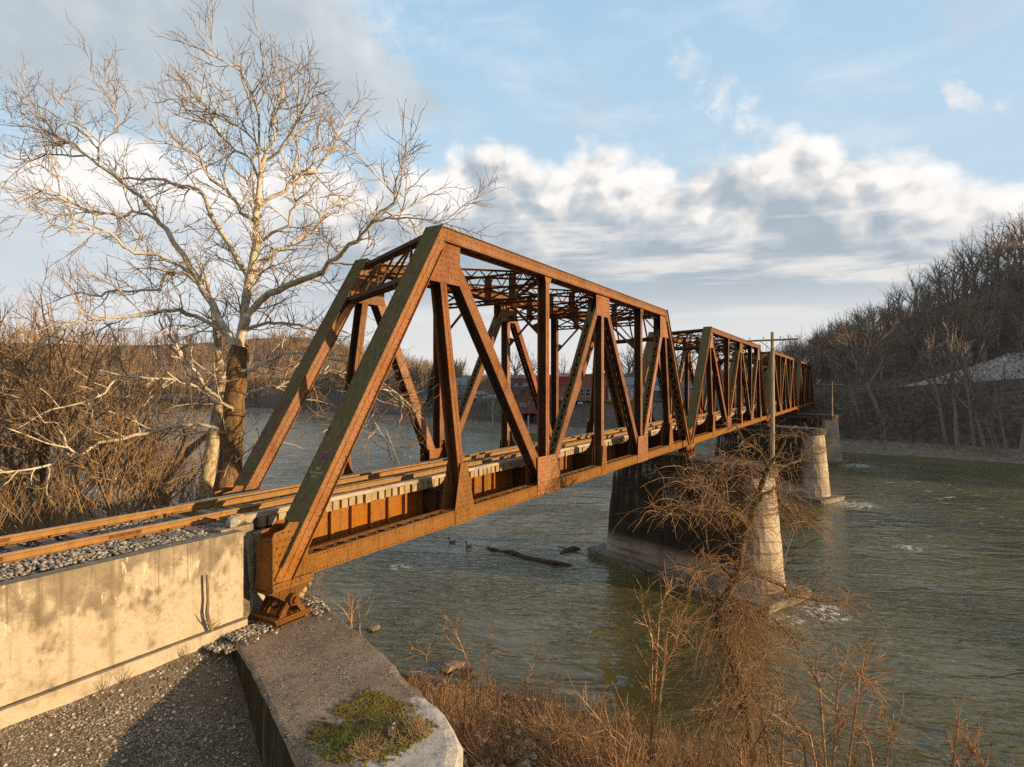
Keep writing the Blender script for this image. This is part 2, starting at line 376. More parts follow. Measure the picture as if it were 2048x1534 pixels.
def vertical(root, A, B, ylo, yhi, w, rv, name='vertical_post'):
    f = Fr(A, B); mb = MB(); L = f.L
    for y0, y1 in ((ylo+.002, ylo+.022), (yhi-.022, yhi-.002)): f.slab(mb, 0, L, -w/2, w/2, y0, y1)
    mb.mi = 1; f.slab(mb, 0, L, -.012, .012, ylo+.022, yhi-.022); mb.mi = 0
    for a, b in ((-w/2, -.018), (.018, w/2)):
        f.slab(mb, .01, L-.01, a, b, ylo-.012, ylo+.003); f.slab(mb, .01, L-.01, a, b, yhi-.003, yhi+.012)
    for t in np.arange(.8, L-.5, 1.1):
        f.slab(mb, t, t+.22, -w/2+.01, -w/2+.02, ylo+.03, yhi-.03)
    if rv:
        for o in (-w/2+.06, w/2-.06): mb.rivets(f.P(.2, o, ylo-.012), f.P(L-.2, o, ylo-.012), .16, (0,-1,0), .016, .01)
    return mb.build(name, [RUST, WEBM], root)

def diagonal(root, A, B, ylo, yhi, h, rv, mossy):
    f = Fr(A, B); mb = MB(); L = f.L; a, b = ylo+.006, yhi-.006
    for y0, y1 in ((a, a+.022), (b-.022, b)): f.slab(mb, 0, L, -h/2, h/2, y0, y1)
    if rv:
        for o in (-h/2+.05, h/2-.05): mb.rivets(f.P(.3, o, a), f.P(L-.3, o, a), .14, (0,-1,0))
    o = mb.build('diagonal_brace', RUST, root)
    m = MB(); sgn = 1 if mossy >= 0 else -1
    for sd in (1, -1):
        m.mi = 1 if sd == sgn and mossy else 0
        off = sd*h/2
        for y0, y1 in ((a+.02, a+.13), (b-.13, b-.02)): f.slab(m, .02, L-.02, min(off-.014*sd, off-.001*sd), max(off-.014*sd, off-.001*sd), y0, y1)
        f.slab(m, .3, .8, *sorted((off+.003*sd, off+.013*sd)), a+.02, b-.02); f.slab(m, L-1.5, L-.9, *sorted((off+.003*sd, off+.013*sd)), a+.02, b-.02)
        f.lacing(m, .8, L-1.5, off+.008*sd, a+.08, b-.08, .27)
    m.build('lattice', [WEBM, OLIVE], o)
    return o

def zig(mb, p, q, dz, pitch, w=.05):          # lattice between chords p-q (upper) and p-q lowered by dz
    p, q = np.array(p, float), np.array(q, float); L = np.linalg.norm(q-p); k = max(2, int(L/pitch)); u = (q-p)/L
    side = np.cross(u, (0,0,1)); side /= np.linalg.norm(side)
    dn = np.array((0, 0, -dz))
    for i in range(k):
        a = p+(q-p)*(i/k); b = p+(q-p)*((i+1)/k)
        if i % 2: a = a+dn
        else: b = b+dn
        mb.bar(a, b, w, .012, side)
def lattice_strut(mb, p, q, dz, pitch, gap=.24, heavy=.09):
    p, q = np.array(p, float), np.array(q, float); u = (q-p)/np.linalg.norm(q-p)
    side = np.cross(u, (0,0,1)); side /= np.linalg.norm(side)
    for zz in (0, -dz):
        o = np.array((0, 0, zz)); mb.bar(p+o, q+o, gap, .014); mb.bar(p+o-(0,0,.03), q+o-(0,0,.03), .014, .07)
    zig(mb, p, q, dz, pitch)

def shoe(root, x, ylo, yhi, zs, full):        # pin bearing below a truss end, standing at height zs
    mb = MB(); yc = (ylo+yhi)/2; hw = .34
    for y in (ylo-.03, ylo+.14, yhi-.14, yhi+.03):
        mb.prism([(x-.5, y-.02, -.16), (x+.5, y-.02, -.16), (x+.13, y-.02, -.42), (x-.13, y-.02, -.42)], (0, .04, 0))
    mb.span(x-.55, x+.55, ylo-.06, yhi+.06, -.16, -.125)
    o = mb.build('bearing_shoe', RUSTD, root)
    m = MB(); zp = -.38
    m.tube([(x, ylo-.20, zp), (x, ylo-.19, zp), (x, yhi+.19, zp), (x, yhi+.2, zp)], [.12, .13, .13, .12], 14)
    m.tube([(x, ylo-.27, zp), (x, ylo-.26, zp), (x, ylo-.2, zp)], [.07, .085, .085], 6); m.build('hinge_pin', RUSTD, o)
    m = MB()
    for y in (ylo-.1, ylo+.06, yhi-.06, yhi+.1):
        m.prism([(x-.36, y-.018, zs+.17), (x-.22, y-.018, zs+.17), (x+.02, y-.018, zp+.02), (x-.12, y-.018, zp+.02)], (0, .036, 0))
        m.prism([(x+.36, y-.019, zs+.17), (x+.22, y-.019, zs+.17), (x-.02, y-.019, zp+.02), (x+.12, y-.019, zp+.02)][::-1], (0, .038, 0))
    m.span(x-.48, x+.5, ylo-.16, yhi+.16, zs+.135, zs+.17)
    for y in (ylo-.08, yhi+.08): m.rivets((x-.3, y, zs+.17), (x+.3, y, zs+.17), .15, (0,0,1), .025, .05)
    m.build('pedestal', RUSTD, o)
    m = MB()
    for i in range(5 if full else 3):
        xx = x-.40+i*(.2 if full else .4); m.tube([(xx, ylo-.12, zs+.085), (xx, yhi+.12, zs+.085)], .052, 10)
    m.span(x-.44, x+.44, ylo-.145, ylo-.125, zs+.05, zs+.12); m.span(x-.44, x+.44, yhi+.125, yhi+.145, zs+.05, zs+.12)
    m.build('roller_nest', RUSTD, o)
    m = MB(); m.span(x-.55, x+.55, ylo-.2, yhi+.2, zs+.003, zs+.034); m.build('masonry_plate', RUSTD, o)

def make_span(X0, p, rv, label):
    root = empty('truss_span', (X0+3*p, 2.945, 0), label, 'railway bridge span', 'rusty through truss spans of the railway bridge')
    L = lambda k, s: X0+(k*p if 0 < k < 6 else k*p+s*SKEW/2)
    U = lambda k, s: X0+(k*p if 1 < k < 5 else k*p+s*SKEW/2)
    res = {}
    for sd, ylo, yhi in ((-1, YN0, YN1), (1, YF0, YF1)):
        x0, x6 = L(0, sd), L(6, sd)
        chord(root, 'bottom_chord', x0+.35, x6-.35, ZB0, ZB1, ylo, yhi, rv, False)
        chord(root, 'top_chord', U(1, sd)-.09, U(5, sd)+.09, ZT0, ZT1, ylo, yhi, rv, True)
        _, f = endpost(root, (x0+.2, ZCB), (U(1, sd), ZCT), ylo, yhi, rv, False); res[sd] = f
        endpost(root, (x6-.2, ZCB), (U(5, sd), ZCT), ylo, yhi, rv, True)
        yv = (ylo+.062, yhi-.062)
        vertical(root, (L(1, 0)+.1*-sd, .3), (U(1, sd)-.13*-sd, 8.9), *yv, .30, rv, 'hanger')
        vertical(root, (L(5, 0)+.1*-sd, .3), (U(5, sd)-.13*-sd, 8.9), *yv, .30, rv, 'hanger')
        for k, nm in ((2, 'vertical_post'), (3, 'hanger'), (4, 'vertical_post')):
            vertical(root, (X0+k*p, .35), (X0+k*p, 8.80), *yv, .29, rv, nm)
        tt = lambda A, B, a, b: (tuple(np.array(A)+(np.array(B)-np.array(A))*a), tuple(np.array(A)+(np.array(B)-np.array(A))*b))
        e = .045
        diagonal(root, *tt((U(1, sd)+.06, ZCT), (X0+2*p-.12, .35), .04, .96), ylo+e, yhi-e, .44, rv, 0)
        diagonal(root, *tt((X0+2*p+.12, .35), (X0+3*p-.05, ZCT), .03, .95), ylo+e, yhi-e, .36, rv, 1)
        diagonal(root, *tt((X0+3*p+.05, ZCT), (X0+4*p-.12, .35), .05, .97), ylo+e, yhi-e, .36, rv, 0)
        diagonal(root, *tt((X0+4*p+.12, .35), (U(5, sd)-.06, ZCT), .04, .96), ylo+e, yhi-e, .42, rv, 1)
        ox = lambda x, P: [(x+a, z) for a, z in P]
        G = lambda P: gusset(root, P, ylo, yhi, rv, inset=P[0][1] > 5)
        u1, u5 = U(1, sd), U(5, sd)
        sk = -sd
        G(ox(u1, [(.1, 8.72), (.92, 8.72), (.92, 7.5), (-.7, 7.47)])); G(ox(u5, [(-.92 if sd > 0 else -1.15, 8.72), (-.1, 8.72), (.62, 7.42), (-1.1, 7.41)]))
        for k in (1, 5):
            x = X0+k*p; G(ox(x, [(-.52, -.01), (.49, -.01), (.49, .45), (.10 if sk > 0 else .2, 1.9), (-.24, 1.9), (-.54, .46)]))
        G(ox(X0+2*p, [(-.96, -.01), (.96, -.01), (.98, .95), (.70, 1.53), (-.96, 1.54)])); G(ox(X0+4*p, [(-.85, -.01), (.93, -.01), (.93, 1.47), (-.76, 1.48)]))
        G(ox(X0+3*p, [(-.84, 8.71), (.82, 8.71), (.82, 7.73), (-.84, 7.73)])); G(ox(X0+3*p, [(-.33, -.01), (.38, -.01), (.30, 1.4), (-.12, 1.42)]))
        for k in (2, 4): gusset(root, ox(X0+k*p, [(-.3, ZT0-.01), (.3, ZT0-.01), (.18, 8.5), (-.18, 8.5)]), ylo, yhi, False, inset=True)
        for x, fl in ((x0, 1), (x6, -1)):
            P = [(-.16, -.05), (.82, -.05), (.82, .77), (.60, 1.25), (.30, 1.30), (.17, 1.17), (-.10, 1.13), (-.16, .95)]
            P = [(x+a*fl, z) for a, z in P]; P = P if fl > 0 else P[::-1]
            gusset(root, P, ylo, yhi, rv, 'end_gusset', inset=True)
            m = MB(); xa = x-.16*fl
            m.span(xa-.012, xa+.012, ylo-.03, yhi+.03, -.05, .94); m.span(*sorted((xa-.03*fl, x+.9*fl)), ylo-.05, yhi+.05, -.125, -.052)
            m.span(*sorted((xa+.01*fl, x+.2*fl)), ylo+.0, yhi, .95, .965)
            for y in (ylo-.055, ):
                m.span(*sorted((xa-.03*fl, x+.9*fl)), y-.01, y+.01, -.13, .04)
                if rv: m.rivets((x-.1*fl, y-.01, -.045), (x+.85*fl, y-.01, -.045), .12, (0,-1,0))
            if rv:
                for y in (ylo+.03, yhi-.03): m.rivets((xa-.012*fl, y, .05), (xa-.012*fl, y, .88), .13, (-fl, 0, 0))
            m.build('end_diaphragm', RUST, root)
            shoe(root, x+.28*fl, ylo, yhi, -.88, rv)
    # overhead bracing
    zt = 9.06
    for k in range(1, 6):
        a, b = np.array((U(k, -1), YN1, zt)), np.array((U(k, 1), YF0, zt)); m = MB()
        if k in (1, 5):
            f1, f2 = res[-1], res[1]
            # skewed portal frame in the plane of the two end posts
            up = np.array((.5382*(1 if k == 1 else -1), 0, .8428))
            lo = lambda d: (a-up*d-(0,0,.1), b-up*d-(0,0,.1))
            t_a, t_b = lo(.02); l_a, l_b = lo(1.75); nn = np.cross(t_b-t_a, up); nn /= np.linalg.norm(nn)
            for A_, B_ in ((t_a, t_b), (l_a, l_b)):
                m.bar(A_, B_, .2, .16, nn); m.bar(A_-nn*.1, B_-nn*.1, .22, .015, nn); m.bar(A_+nn*.1, B_+nn*.1, .22, .015, nn)
            kx = 4
            for i in range(kx):
                c0, c1 = i/kx, (i+1)/kx
                (m.bar(lerp(t_a, t_b, c0), lerp(l_a, l_b, c1), .07, .06, nn) if i % 2 else m.bar(lerp(l_a, l_b, c0), lerp(t_a, t_b, c1), .07, .06, nn))
                if 0 < i: m.bar(lerp(t_a, t_b, c0), lerp(l_a, l_b, c0), .10, .05, nn)
            for A_, B_ in ((l_a, l_b), (l_b, l_a)):        # curved knee brackets
                pts = []
                for i in range(7):
                    g = i/6*math.pi/2; pts.append(A_+(B_-A_)*(.27*(1-math.sin(g)))-up*(1.45*(1-math.cos(g))))
                for i in range(6):
                    m.bar(pts[i], pts[i+1], .2, .03, np.cross(pts[i+1]-pts[i], nn)); m.prism([A_-nn*.01, pts[i]-nn*.01, pts[i+1]-nn*.01], nn*.02)
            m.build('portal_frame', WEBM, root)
        else:
            lattice_strut(m, a, b, .52, .34); lattice_strut(m, a-(0,0,1.05), b-(0,0,1.05), .16, .3)
            w = (0, 0, -.55); w2 = (0, 0, -1.03); n_ = 4
            for i in range(n_):
                c0, c1 = lerp(a, b, i/n_), lerp(a, b, (i+1)/n_)
                m.bar(c0+w, c1+w2, .08, .02, (1,0,0)); m.bar(c0+w2, c1+w, .08, .02, (1,0,0))
                if i: m.span(c0[0]-.02, c0[0]+.02, c0[1]-.17, c0[1]+.17, zt-1.2, zt+.02)
            for P_, sg in ((a, 1), (b, -1)):
                q = P_+np.array((0, 1.5*sg, -1.1)); r_ = P_+np.array((0, .0, -2.55))
                m.bar(q, r_, .11, .05, (1,0,0)); m.prism([r_+np.array((-.012, 0, -.1)), r_+np.array((-.012, .28*sg, .32)), r_+np.array((-.012, 0, .42))], (.024, 0, 0))
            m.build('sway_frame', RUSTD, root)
    m = MB(); zl = 9.0
    for k in range(1, 5):
        a0, a1 = np.array((U(k, -1), YN1, zl)), np.array((U(k+1, -1), YN1, zl)); b0, b1 = np.array((U(k, 1), YF0, zl)), np.array((U(k+1, 1), YF0, zl))
        for A_, B_ in ((a0, b1), (b0, a1)):
            if rv: lattice_strut(m, A_, B_, .3, .3, .16)
            else: m.bar(A_, B_, .14, .1); m.bar(A_-(0,0,.28), B_-(0,0,.28), .14, .03); zig(m, A_, B_, .28, .5)
        c = (a0+a1+b0+b1)/4; m.span(c[0]-.3, c[0]+.3, c[1]-.25, c[1]+.25, zl-.34, zl-.318)
    m.build('lateral_bracing', RUSTD, root)
    # floor
    for k in range(7):
        m = MB()
        if k in (0, 6): A_, B_ = np.array((L(k, -1)+(.7 if k == 0 else -.7), YN1, .1)), np.array((L(k, 1)+(.7 if k == 0 else -.7), YF0, .1))
        else: A_, B_ = np.array((X0+k*p, YN1+.03, .1)), np.array((X0+k*p, YF0-.03, .1))
        m.bar(A_+(0,0,.42), B_+(0,0,.42), .02, .85); m.bar(A_, B_, .3, .03); m.bar(A_+(0,0,.84), B_+(0,0,.84), .3, .03)
        for i in range(1, 9):
            c = lerp(A_, B_, i/9); m.span(c[0]-.14, c[0]+.14, c[1]-.01, c[1]+.01, .12, .92)
        if 0 < k < 6:
            for yy, sg in ((YN1, 1), (YF0, -1)):            # curved brackets rising to the posts
                P_ = [(0, 1.9), (.12, 1.88)]+[(.14+1.0*(1-math.cos(g)), 1.75-.85*math.sin(g)) for g in (.2, .5, .8, 1.1, 1.4)]+[(1.15, .9), (0, .9)]
                m.prism([(X0+k*p-.01, yy+sg*a, z) for a, z in P_], (.02, 0, 0))
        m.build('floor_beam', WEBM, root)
    for k in range(6):
        for y in (1.72, 3.70):
            x0 = X0+k*p+.16 if k else L(0, -1)+.75+(y-.25)*SKEW/5.39; x1 = X0+(k+1)*p-.16 if k < 5 else L(6, -1)-.75+(y-.25)*SKEW/5.39
            m = MB(); m.span(x0, x1, y-.009, y+.009, .11, .93); m.span(x0, x1, y-.14, y+.14, .06, .09); m.span(x0, x1, y-.14, y+.14, .935, .96)
            m.span(x0, x1, y-.13, y+.13, .09, .105); m.bar((x0, y-.02, .14), (x1, y-.02, .14), .02, .1); m.bar((x0, y-.02, .88), (x1, y-.02, .88), .02, .1)
            n_ = int((x1-x0)/.68)
            for i in range(n_+1):
                x = x0+.06+(x1-x0-.12)*i/n_; m.span(x-.05, x+.05, y-.12, y-.009, .12, .92); m.span(x-.01, x+.01, y+.009, y+.12, .12, .92)
            if rv and y < 2: m.rivets((x0, y-.03, .14), (x1, y-.03, .14), .11, (0,-1,0)); m.rivets((x0, y-.03, .88), (x1, y-.03, .88), .11, (0,-1,0))
            m.build('stringer', RUST, root)
    m = MB()
    for k in range(0, 6):
        m.bar((X0+k*p+.2, YN1, .06), (X0+(k+1)*p-.2, YF0, .06), .09, .012); m.bar((X0+k*p+.2, YF0, .04), (X0+(k+1)*p-.2, YN1, .04), .09, .012)
    m.build('bottom_laterals', RUSTD, root)
    return root, res

SPANS = []
span1, fr1 = make_span(0.0, 5.8039, True, 'nearest rusty truss span standing on the concrete abutment, with stencilled notice on its end post')
make_span(35.25, 6.45, False, 'second rusty truss span behind the nearest one, right of its far end post')
make_span(74.25, 6.45, False, 'third rusty truss span behind the utility pole, half sunlit')
make_span(113.25, 6.45, False, 'last truss span of the bridge, dull brown in the shade below the wooded hill')

def text_on(parent, body, org, X, Y, Z, size, mat, name):
    cu = bpy.data.curves.new('lettering', 'FONT'); cu.body = body; cu.size = size; cu.align_x = 'CENTER'; cu.extrude = .0006
    o = bpy.data.objects.new('lettering', cu); COL.objects.link(o)
    dg = bpy.context.evaluated_depsgraph_get(); me = bpy.data.meshes.new_from_object(o.evaluated_get(dg))
    COL.objects.unlink(o); bpy.data.objects.remove(o)
    b = BASE[parent.name] if parent else np.zeros(3)
    M = Matrix((list(X)+[0], list(Y)+[0], list(Z)+[0], [0,0,0,1])).transposed()
    M.translation = Vector(np.array(org)-b); me.transform(M)
    me.materials.clear(); me.materials.append(mat)
    r = bpy.data.objects.new(name, me); link(r, parent); BASE[r.name] = b; return r

def notice(sd, ylo, yhi, z, lettered):
    f = fr1[sd]; post = [c for c in span1.children if c.name.startswith('end_post')][0 if sd < 0 else 2]
    t = (z-f.A[1])/f.u[1]; off = .2+.0245; yc = (ylo+yhi)/2
    m = MB(); f.slab(m, t, t+.36, off, off+.004, yc-.13, yc+.15); o = m.build('faded_placard', PLATEM, post)
    o2 = MB(); X = np.array((0,-1,0)); Y = f.u3; Z = f.n3
    k = 0
    for dt, w in ((.25, .17), (.2, .19), (.15, .17), (.1, .13)):
        f.slab(o2, t+dt-.012, t+dt+.008, off+.005, off+.0058, yc-w/2, yc+w/2)
    o2.build('placard_lines', RUSTD, post)
    if lettered:
        for s_, dt, sz in (('NO', -.16, .10), ('TRESPASSING', -.27, .075), ('OHCR', -.37, .08)):
            text_on(post, s_, f.P(t+dt, off+.0012, yc+.02), X, Y, Z, sz, STENCIL, 'stencilled_notice')
notice(-1, YN0, YN1, 2.35, True); notice(1, YF0, YF1, 2.0, False)

# ------------------------------------------------------------------ track
YR1, YR2, ZRT, YTC = 1.96, 3.467, 1.392, 2.7135
trk = empty('railway_track', (-3, YTC, 1.2), 'single railway track of rusty rails running from the ballast onto the bridge', 'railway track')
def rail(name, y0, x0, x1, zt, h, parent, top=True):        # y0: near edge of the head
    sec = [(0, 0), (.072, 0), (.072, -.04), (.044, -.055), (.044, -h+.03), (.105, -h+.012), (.105, -h), (-.033, -h), (-.033, -h+.012), (.028, -h+.03), (.028, -.055), (0, -.04)]
    m = MB(); m.prism([(x0, y0+a, zt+b) for a, b in sec], (x1-x0, 0, 0)); o = m.build(name, RAILM, parent)
    if top: t = MB(); t.span(x0, x1, y0+.008, y0+.064, zt+.001, zt+.004); t.build('running_face', RAILTOP, o)
    return o
XE = 151.5
rail('rail', YR1, -60, XE+40, ZRT, .172, trk); rail('rail', YR2, -60, XE+40, ZRT, .172, trk)
rail('guard_rail', YR1+.30, -.6, XE-1, ZRT-.02, .15, trk, False); rail('guard_rail', YR2-.30, -.6, XE-1, ZRT-.02, .15, trk, False)
rng = random.Random(5)
ties = []
x = -.9
while x < XE-.5:
    ties.append((x+rng.uniform(-.02, .02), .215, rng.uniform(1.33, 1.39), rng.uniform(4.04, 4.10), rng.uniform(.965, .985), 1.214+rng.uniform(-.006, .004), True)); x += .292
x = -1.55
while x > -26:
    ties.append((x+rng.uniform(-.04, .04), .23, YTC-1.3+rng.uniform(-.06, .06), YTC+1.3+rng.uniform(-.06, .06), .99, 1.208+rng.uniform(-.015, .005), False)); x -= .53
ties.sort(key=lambda r: abs(r[0]+2)); rest = MB()
for i, (x, w, y0, y1, z0, z1, br) in enumerate(ties):
    m = MB() if i < 100 else rest
    m.span(x-w/2, x+w/2, y0, y1, z0, z1)
    if i < 100: m.build('tie', TIEEND if br else TIEM, trk)
tag(rest.build('tie', TIEEND, trk), kind='stuff')
for y0, y1 in ((1.36, 1.55), (3.88, 4.07)):
    m = MB(); x = -1.15
    while x < XE-1:
        l = rng.uniform(3.2, 4.4); m.span(x, min(x+l-.015, XE-1), y0+rng.uniform(-.01, .01), y1+rng.uniform(-.01, .01), 1.222, 1.33+rng.uniform(-.006, .008)); x += l
    g = m.build('guard_timber', TIMBER, trk)
    if y0 < 2:
        b = MB(); x = -1.
        while x < 40: b.rivets((x, 1.45, 1.33), (x, 1.45, 1.33), 1, (0,0,1), .025, .025); x += .58
        b.build('bolt_heads', RUSTD, g)
m = MB()
for x, w, y0, y1, z0, z1, br in ties:
    if x > 36: continue
    for yy in (YR1, YR2):
        m.span(x-.1, x+.1, yy-.09, yy+.17, z1-.004, z1+.014)
        for dy in (-.055, .125):
            if rng.random() < .9: m.box((x+rng.uniform(-.05, .05), yy+dy, z1+.03), (.03, .035, .035))
            if not br and rng.random() < .5: m.box((x+rng.choice((-.14, .14)), yy+dy, z1+.02), (.045, .09, .07))
tag(m.build('rail_fastening', RUSTD, trk), kind='stuff')
m = MB()                                                    # joint bars on the approach
for x, y in ((-5.6, YR1), (-5.0, YR2), (-3.3, YR1)):
    m = MB(); m.span(x-.3, x+.3, y+.006, y+.026, ZRT-.12, ZRT-.05); m.rivets((x-.24, y+.006, ZRT-.085), (x+.24, y+.006, ZRT-.085), .16, (0,-1,0), .022, .02); m.build('joint_bar', RUSTD, trk)
# ------------------------------------------------------------------ terrain (one sheet), river, masonry
def xs_near(y): return np.interp(y, [-400,-60,-16,-8,-4,0,4,8,15,25,40,80,150,200,330,420,600,1500], [-60,-20,10.5,13.5,13,13.2,13,12,11.5,12.5,16,28,50,62,120,150,165,170])
def xs_far(y): return np.interp(y, [-400,-200,-100,-60,-35,-20,-7,20,36,59,72,98,129,172,195,230,300,360,440,600,1500], [60,92,107,118,126,129,130,135,136,135,139,146,153,164,163,172,180,190,235,250,260])  # unseen bend right of the view, shaped to shade the last span
def crest(y): return np.interp(y, [-300,-150,-100,-53,-30,-5,20,45,90], [36,54,57,42,33,21,9,3,0])
def path_z(y): return np.clip(3.5+.085*(-13-y), 1.6, 9)
def vnoise(x, y, s, seed=0):
    X, Y = np.asarray(x)/s, np.asarray(y)/s; xi, yi = np.floor(X).astype(int), np.floor(Y).astype(int); fx, fy = X-xi, Y-yi
    fx, fy = fx*fx*(3-2*fx), fy*fy*(3-2*fy)
    def h(a, b):
        n = (a*374761393+b*668265263+seed*982451653) & 0x7fffffff; n = ((n ^ (n >> 13))*1274126177) & 0x7fffffff
        return ((n ^ (n >> 16)) & 0xffff)/65535.
    return lerp(lerp(h(xi, yi), h(xi+1, yi), fx), lerp(h(xi, yi+1), h(xi+1, yi+1), fx), fy)-.5
def xa(y): return .55+.39*(y-.95)      # river face of the abutment
def smooth(t): t = np.clip(t, 0, 1); return t*t*(3-2*t)
def H(x, y):
    x, y = np.asarray(x, float), np.asarray(y, float)
    e = xs_near(y)-x
    bank = WATER+.30*e+.25*vnoise(x, y, 2.1, 1)+.12*vnoise(x, y, .7, 2)
    bank = np.where(e < 0, WATER+.35*e, bank)
    left = np.minimum(np.maximum(1.02-.5*(y-4.75), -2.6+.5*vnoise(x, y, 9, 3)), WATER+.72*e)
    wall = -.93+.42*(y-.5)+.10*vnoise(x, y, 1.3, 4)+.05*vnoise(x, y, .45, 5)
    wall = np.maximum(wall, -6.4)
    track = 1.02+0*x
    beh = np.where(y < .78, wall, np.where(y < 4.75, track, left))
    k = smooth((x-(xa(y)-1.9))/.5)              # behind / in front of the abutment
    front = np.where(y > 8.3, left, np.minimum(bank, -5.2))
    k = np.where(y < -6.2, smooth((x+9)/14), k)
    near = beh*(1-k)+front*k
    near = np.where(y > 8.3, np.where(x > -20, left, left), near)
    # far side
    f = x-xs_far(y); pz = path_z(y)
    prof = np.where(f < 7, WATER+1.1*smooth(f/7)*.9+.05*f, np.where(f < 26, WATER+1.35+(pz-WATER-1.35)*smooth((f-6)/21)**.9, pz))
    c = crest(y)
    hill = pz+np.maximum(c-pz, 0)*(1-np.exp(-np.clip(f-31, 0, None)/62.))*1.2+1.5*vnoise(x, y, 14, 6)*smooth((f-34)/10)
    right = np.where(f < 31, prof, hill)
    town = np.where(f < 0, WATER+.5*f, np.minimum(WATER+.45*f, np.where(f < 45, -1.2, -1.2+.03*(f-45))))
    lp = np.interp(y, [70, 95, 130, 200, 260], [0, 1.6, 3.4, 5., 5.]); town = np.minimum(town, WATER+.32*f+0*lp)
    town = town+.6*vnoise(x, y, 7, 8)*smooth(f/10)
    w = smooth((y-12)/26)
    far = right*(1-w)+town*w
    d = np.hypot(x-CAM[0], y-CAM[1])
    azr = np.degrees(np.arctan2(y-CAM[1], x-CAM[0])); ridge = (66+34*vnoise(x, y, 420, 11)+16*vnoise(x, y, 130, 12))*smooth((d-560)/420)*smooth((azr-35)/17)
    far = np.where(f < 0, np.maximum(WATER+.4*f, -13), far+ridge)
    near = np.where(e < 0, np.maximum(WATER+.4*e, -13), near)
    mid = (xs_near(y)+xs_far(y))/2
    z = np.where(x < mid, near, far)
    return z+np.where(x < mid, 0, 0)

def axis(a, b, fine0, fine1, st, g=1.055, mx=30):
    m = list(np.arange(fine0, fine1, st)); s = st
    v = fine1
    while v < b: m.append(v); s = min(s*g, mx); v += s
    s = st; v = fine0-st; lo = []
    while v > a: lo.append(v); s = min(s*g, mx); v -= s
    return np.array(lo[::-1]+m)
gx = axis(-90, 1500, -10, 14, .28, 1.035, 30); gy = axis(-330, 1500, -12, 9, .28, 1.045, 30)
# keep the sheet fine where the far hillside stands
gx = np.unique(np.concatenate([gx[(gx < 112) | (gx > 260)], np.arange(112, 260, 1.6)])); gy = np.unique(np.concatenate([gy[(gy < -75) | (gy > 110)], gy[(gy > -12) & (gy < 9)], np.arange(-75, -12, 1.5), np.arange(9, 22, .5), np.arange(22, 110, 2.)]))
GX, GY = np.meshgrid(gx, gy, indexing='ij'); GZ = H(GX, GY)
nx, ny = GX.shape; I = np.arange(nx*ny).reshape(nx, ny)
F = np.stack([I[:-1, :-1], I[1:, :-1], I[1:, 1:], I[:-1, 1:]], -1).reshape(-1, 4)

def ground_mat():
    m = bpy.data.materials.new('ground_cover'); t = nt(m); p = wpos(t)
    sx = N(t, 'SeparateXYZ', {0: p}); x, y, z = sx.outputs
    n1 = noise(t, p, .35, 8, .65); n2 = noise(t, p, 6., 8, .7); n3 = noise(t, p, 26., 4, .7)
    # gravelly soil close by
    vo = N(t, 'TexVoronoi', {'Vector': p, 'Scale': 38.}); vs_ = N(t, 'SeparateXYZ', {0: vo.outputs['Color']}).outputs[0]
    grav = ramp(t, vs_, [(.1, (.16,.125,.085)), (.45, (.32,.26,.18)), (.7, (.45,.38,.28)), (.92, (.66,.6,.5))])
    grav = mix(t, mapr(t, vo.outputs['Distance'], .3, .6), grav, (.12,.095,.066))
    soil = ramp(t, n2, [(.3, (.10,.072,.045)), (.55, (.22,.165,.105)), (.75, (.32,.25,.165))])
    c = mix(t, math_(t, 'MULTIPLY', mapr(t, n1, .42, .6), .85), grav, soil)
    mossy = noise(t, p, 1.7, 6, .65); c = mix(t, math_(t, 'MULTIPLY', mapr(t, mossy, .56, .68), .5), c, (.055,.065,.02))
    litter = ramp(t, n2, [(.3, (.045,.028,.016)), (.5, (.13,.075,.036)), (.7, (.22,.135,.06))])
    c = mix(t, mapr(t, z, -5.2, -6.2), c, litter)
    # left bank: dead leaves and grass
    grass = ramp(t, noise(t, p, 3., 8, .7), [(.3, (.05,.06,.02)), (.6, (.10,.12,.035)), (.75, (.16,.13,.06))])
    lf = mix(t, mapr(t, noise(t, p, .12, 4, .5), .42, .56), litter, grass)
    c = mix(t, mapr(t, y, 7., 9.), c, lf)
    # far side: wooded slope litter, sand at the water, lawn in the town
    wood = ramp(t, noise(t, p, .9, 9, .75), [(.3, (.035,.027,.02)), (.5, (.12,.09,.066)), (.7, (.24,.18,.135))])
    far = mix(t, mapr(t, z, -7.2, -7.9), wood, ramp(t, noise(t, p, .9, 8, .7), [(.35, (.17,.13,.09)), (.65, (.33,.26,.19))]))
    lawn = mix(t, mapr(t, noise(t, p, .09, 3, .5), .52, .62), ramp(t, noise(t, p, .8, 8, .7), [(.35, (.09,.065,.055)), (.65, (.2,.15,.125))]), (.09,.12,.045))
    far = mix(t, math_(t, 'MULTIPLY', mapr(t, y, 18., 34.), mapr(t, z, -7, -5)), far, lawn)
    dist = N(t, 'VectorMath', {0: p, 1: (-9.5, -11, 0)}, operation='DISTANCE').outputs['Value']
    hills = ramp(t, noise(t, p, .03, 8, .75), [(.3, (.075,.047,.034)), (.55, (.15,.095,.062)), (.7, (.2,.13,.08))])
    far = mix(t, mapr(t, dist, 330., 520.), far, hills)
    c = mix(t, mapr(t, dist, 60., 75.), c, far)
    bmp = math_(t, 'ADD', math_(t, 'MULTIPLY', n3, .6), noise(t, p, 9, 8, .75))
    finish(t, c, .95, bmp, .07, .8, .15); return m
GROUND = ground_mat()
me = np_mesh('ground', np.stack([GX, GY, GZ], -1).reshape(-1, 3), F, GROUND)
g = bpy.data.objects.new('ground', me); link(g); tag(g, 'river banks, gravel slope and hills', None, None, 'structure'); BASE['ground'] = np.zeros(3)

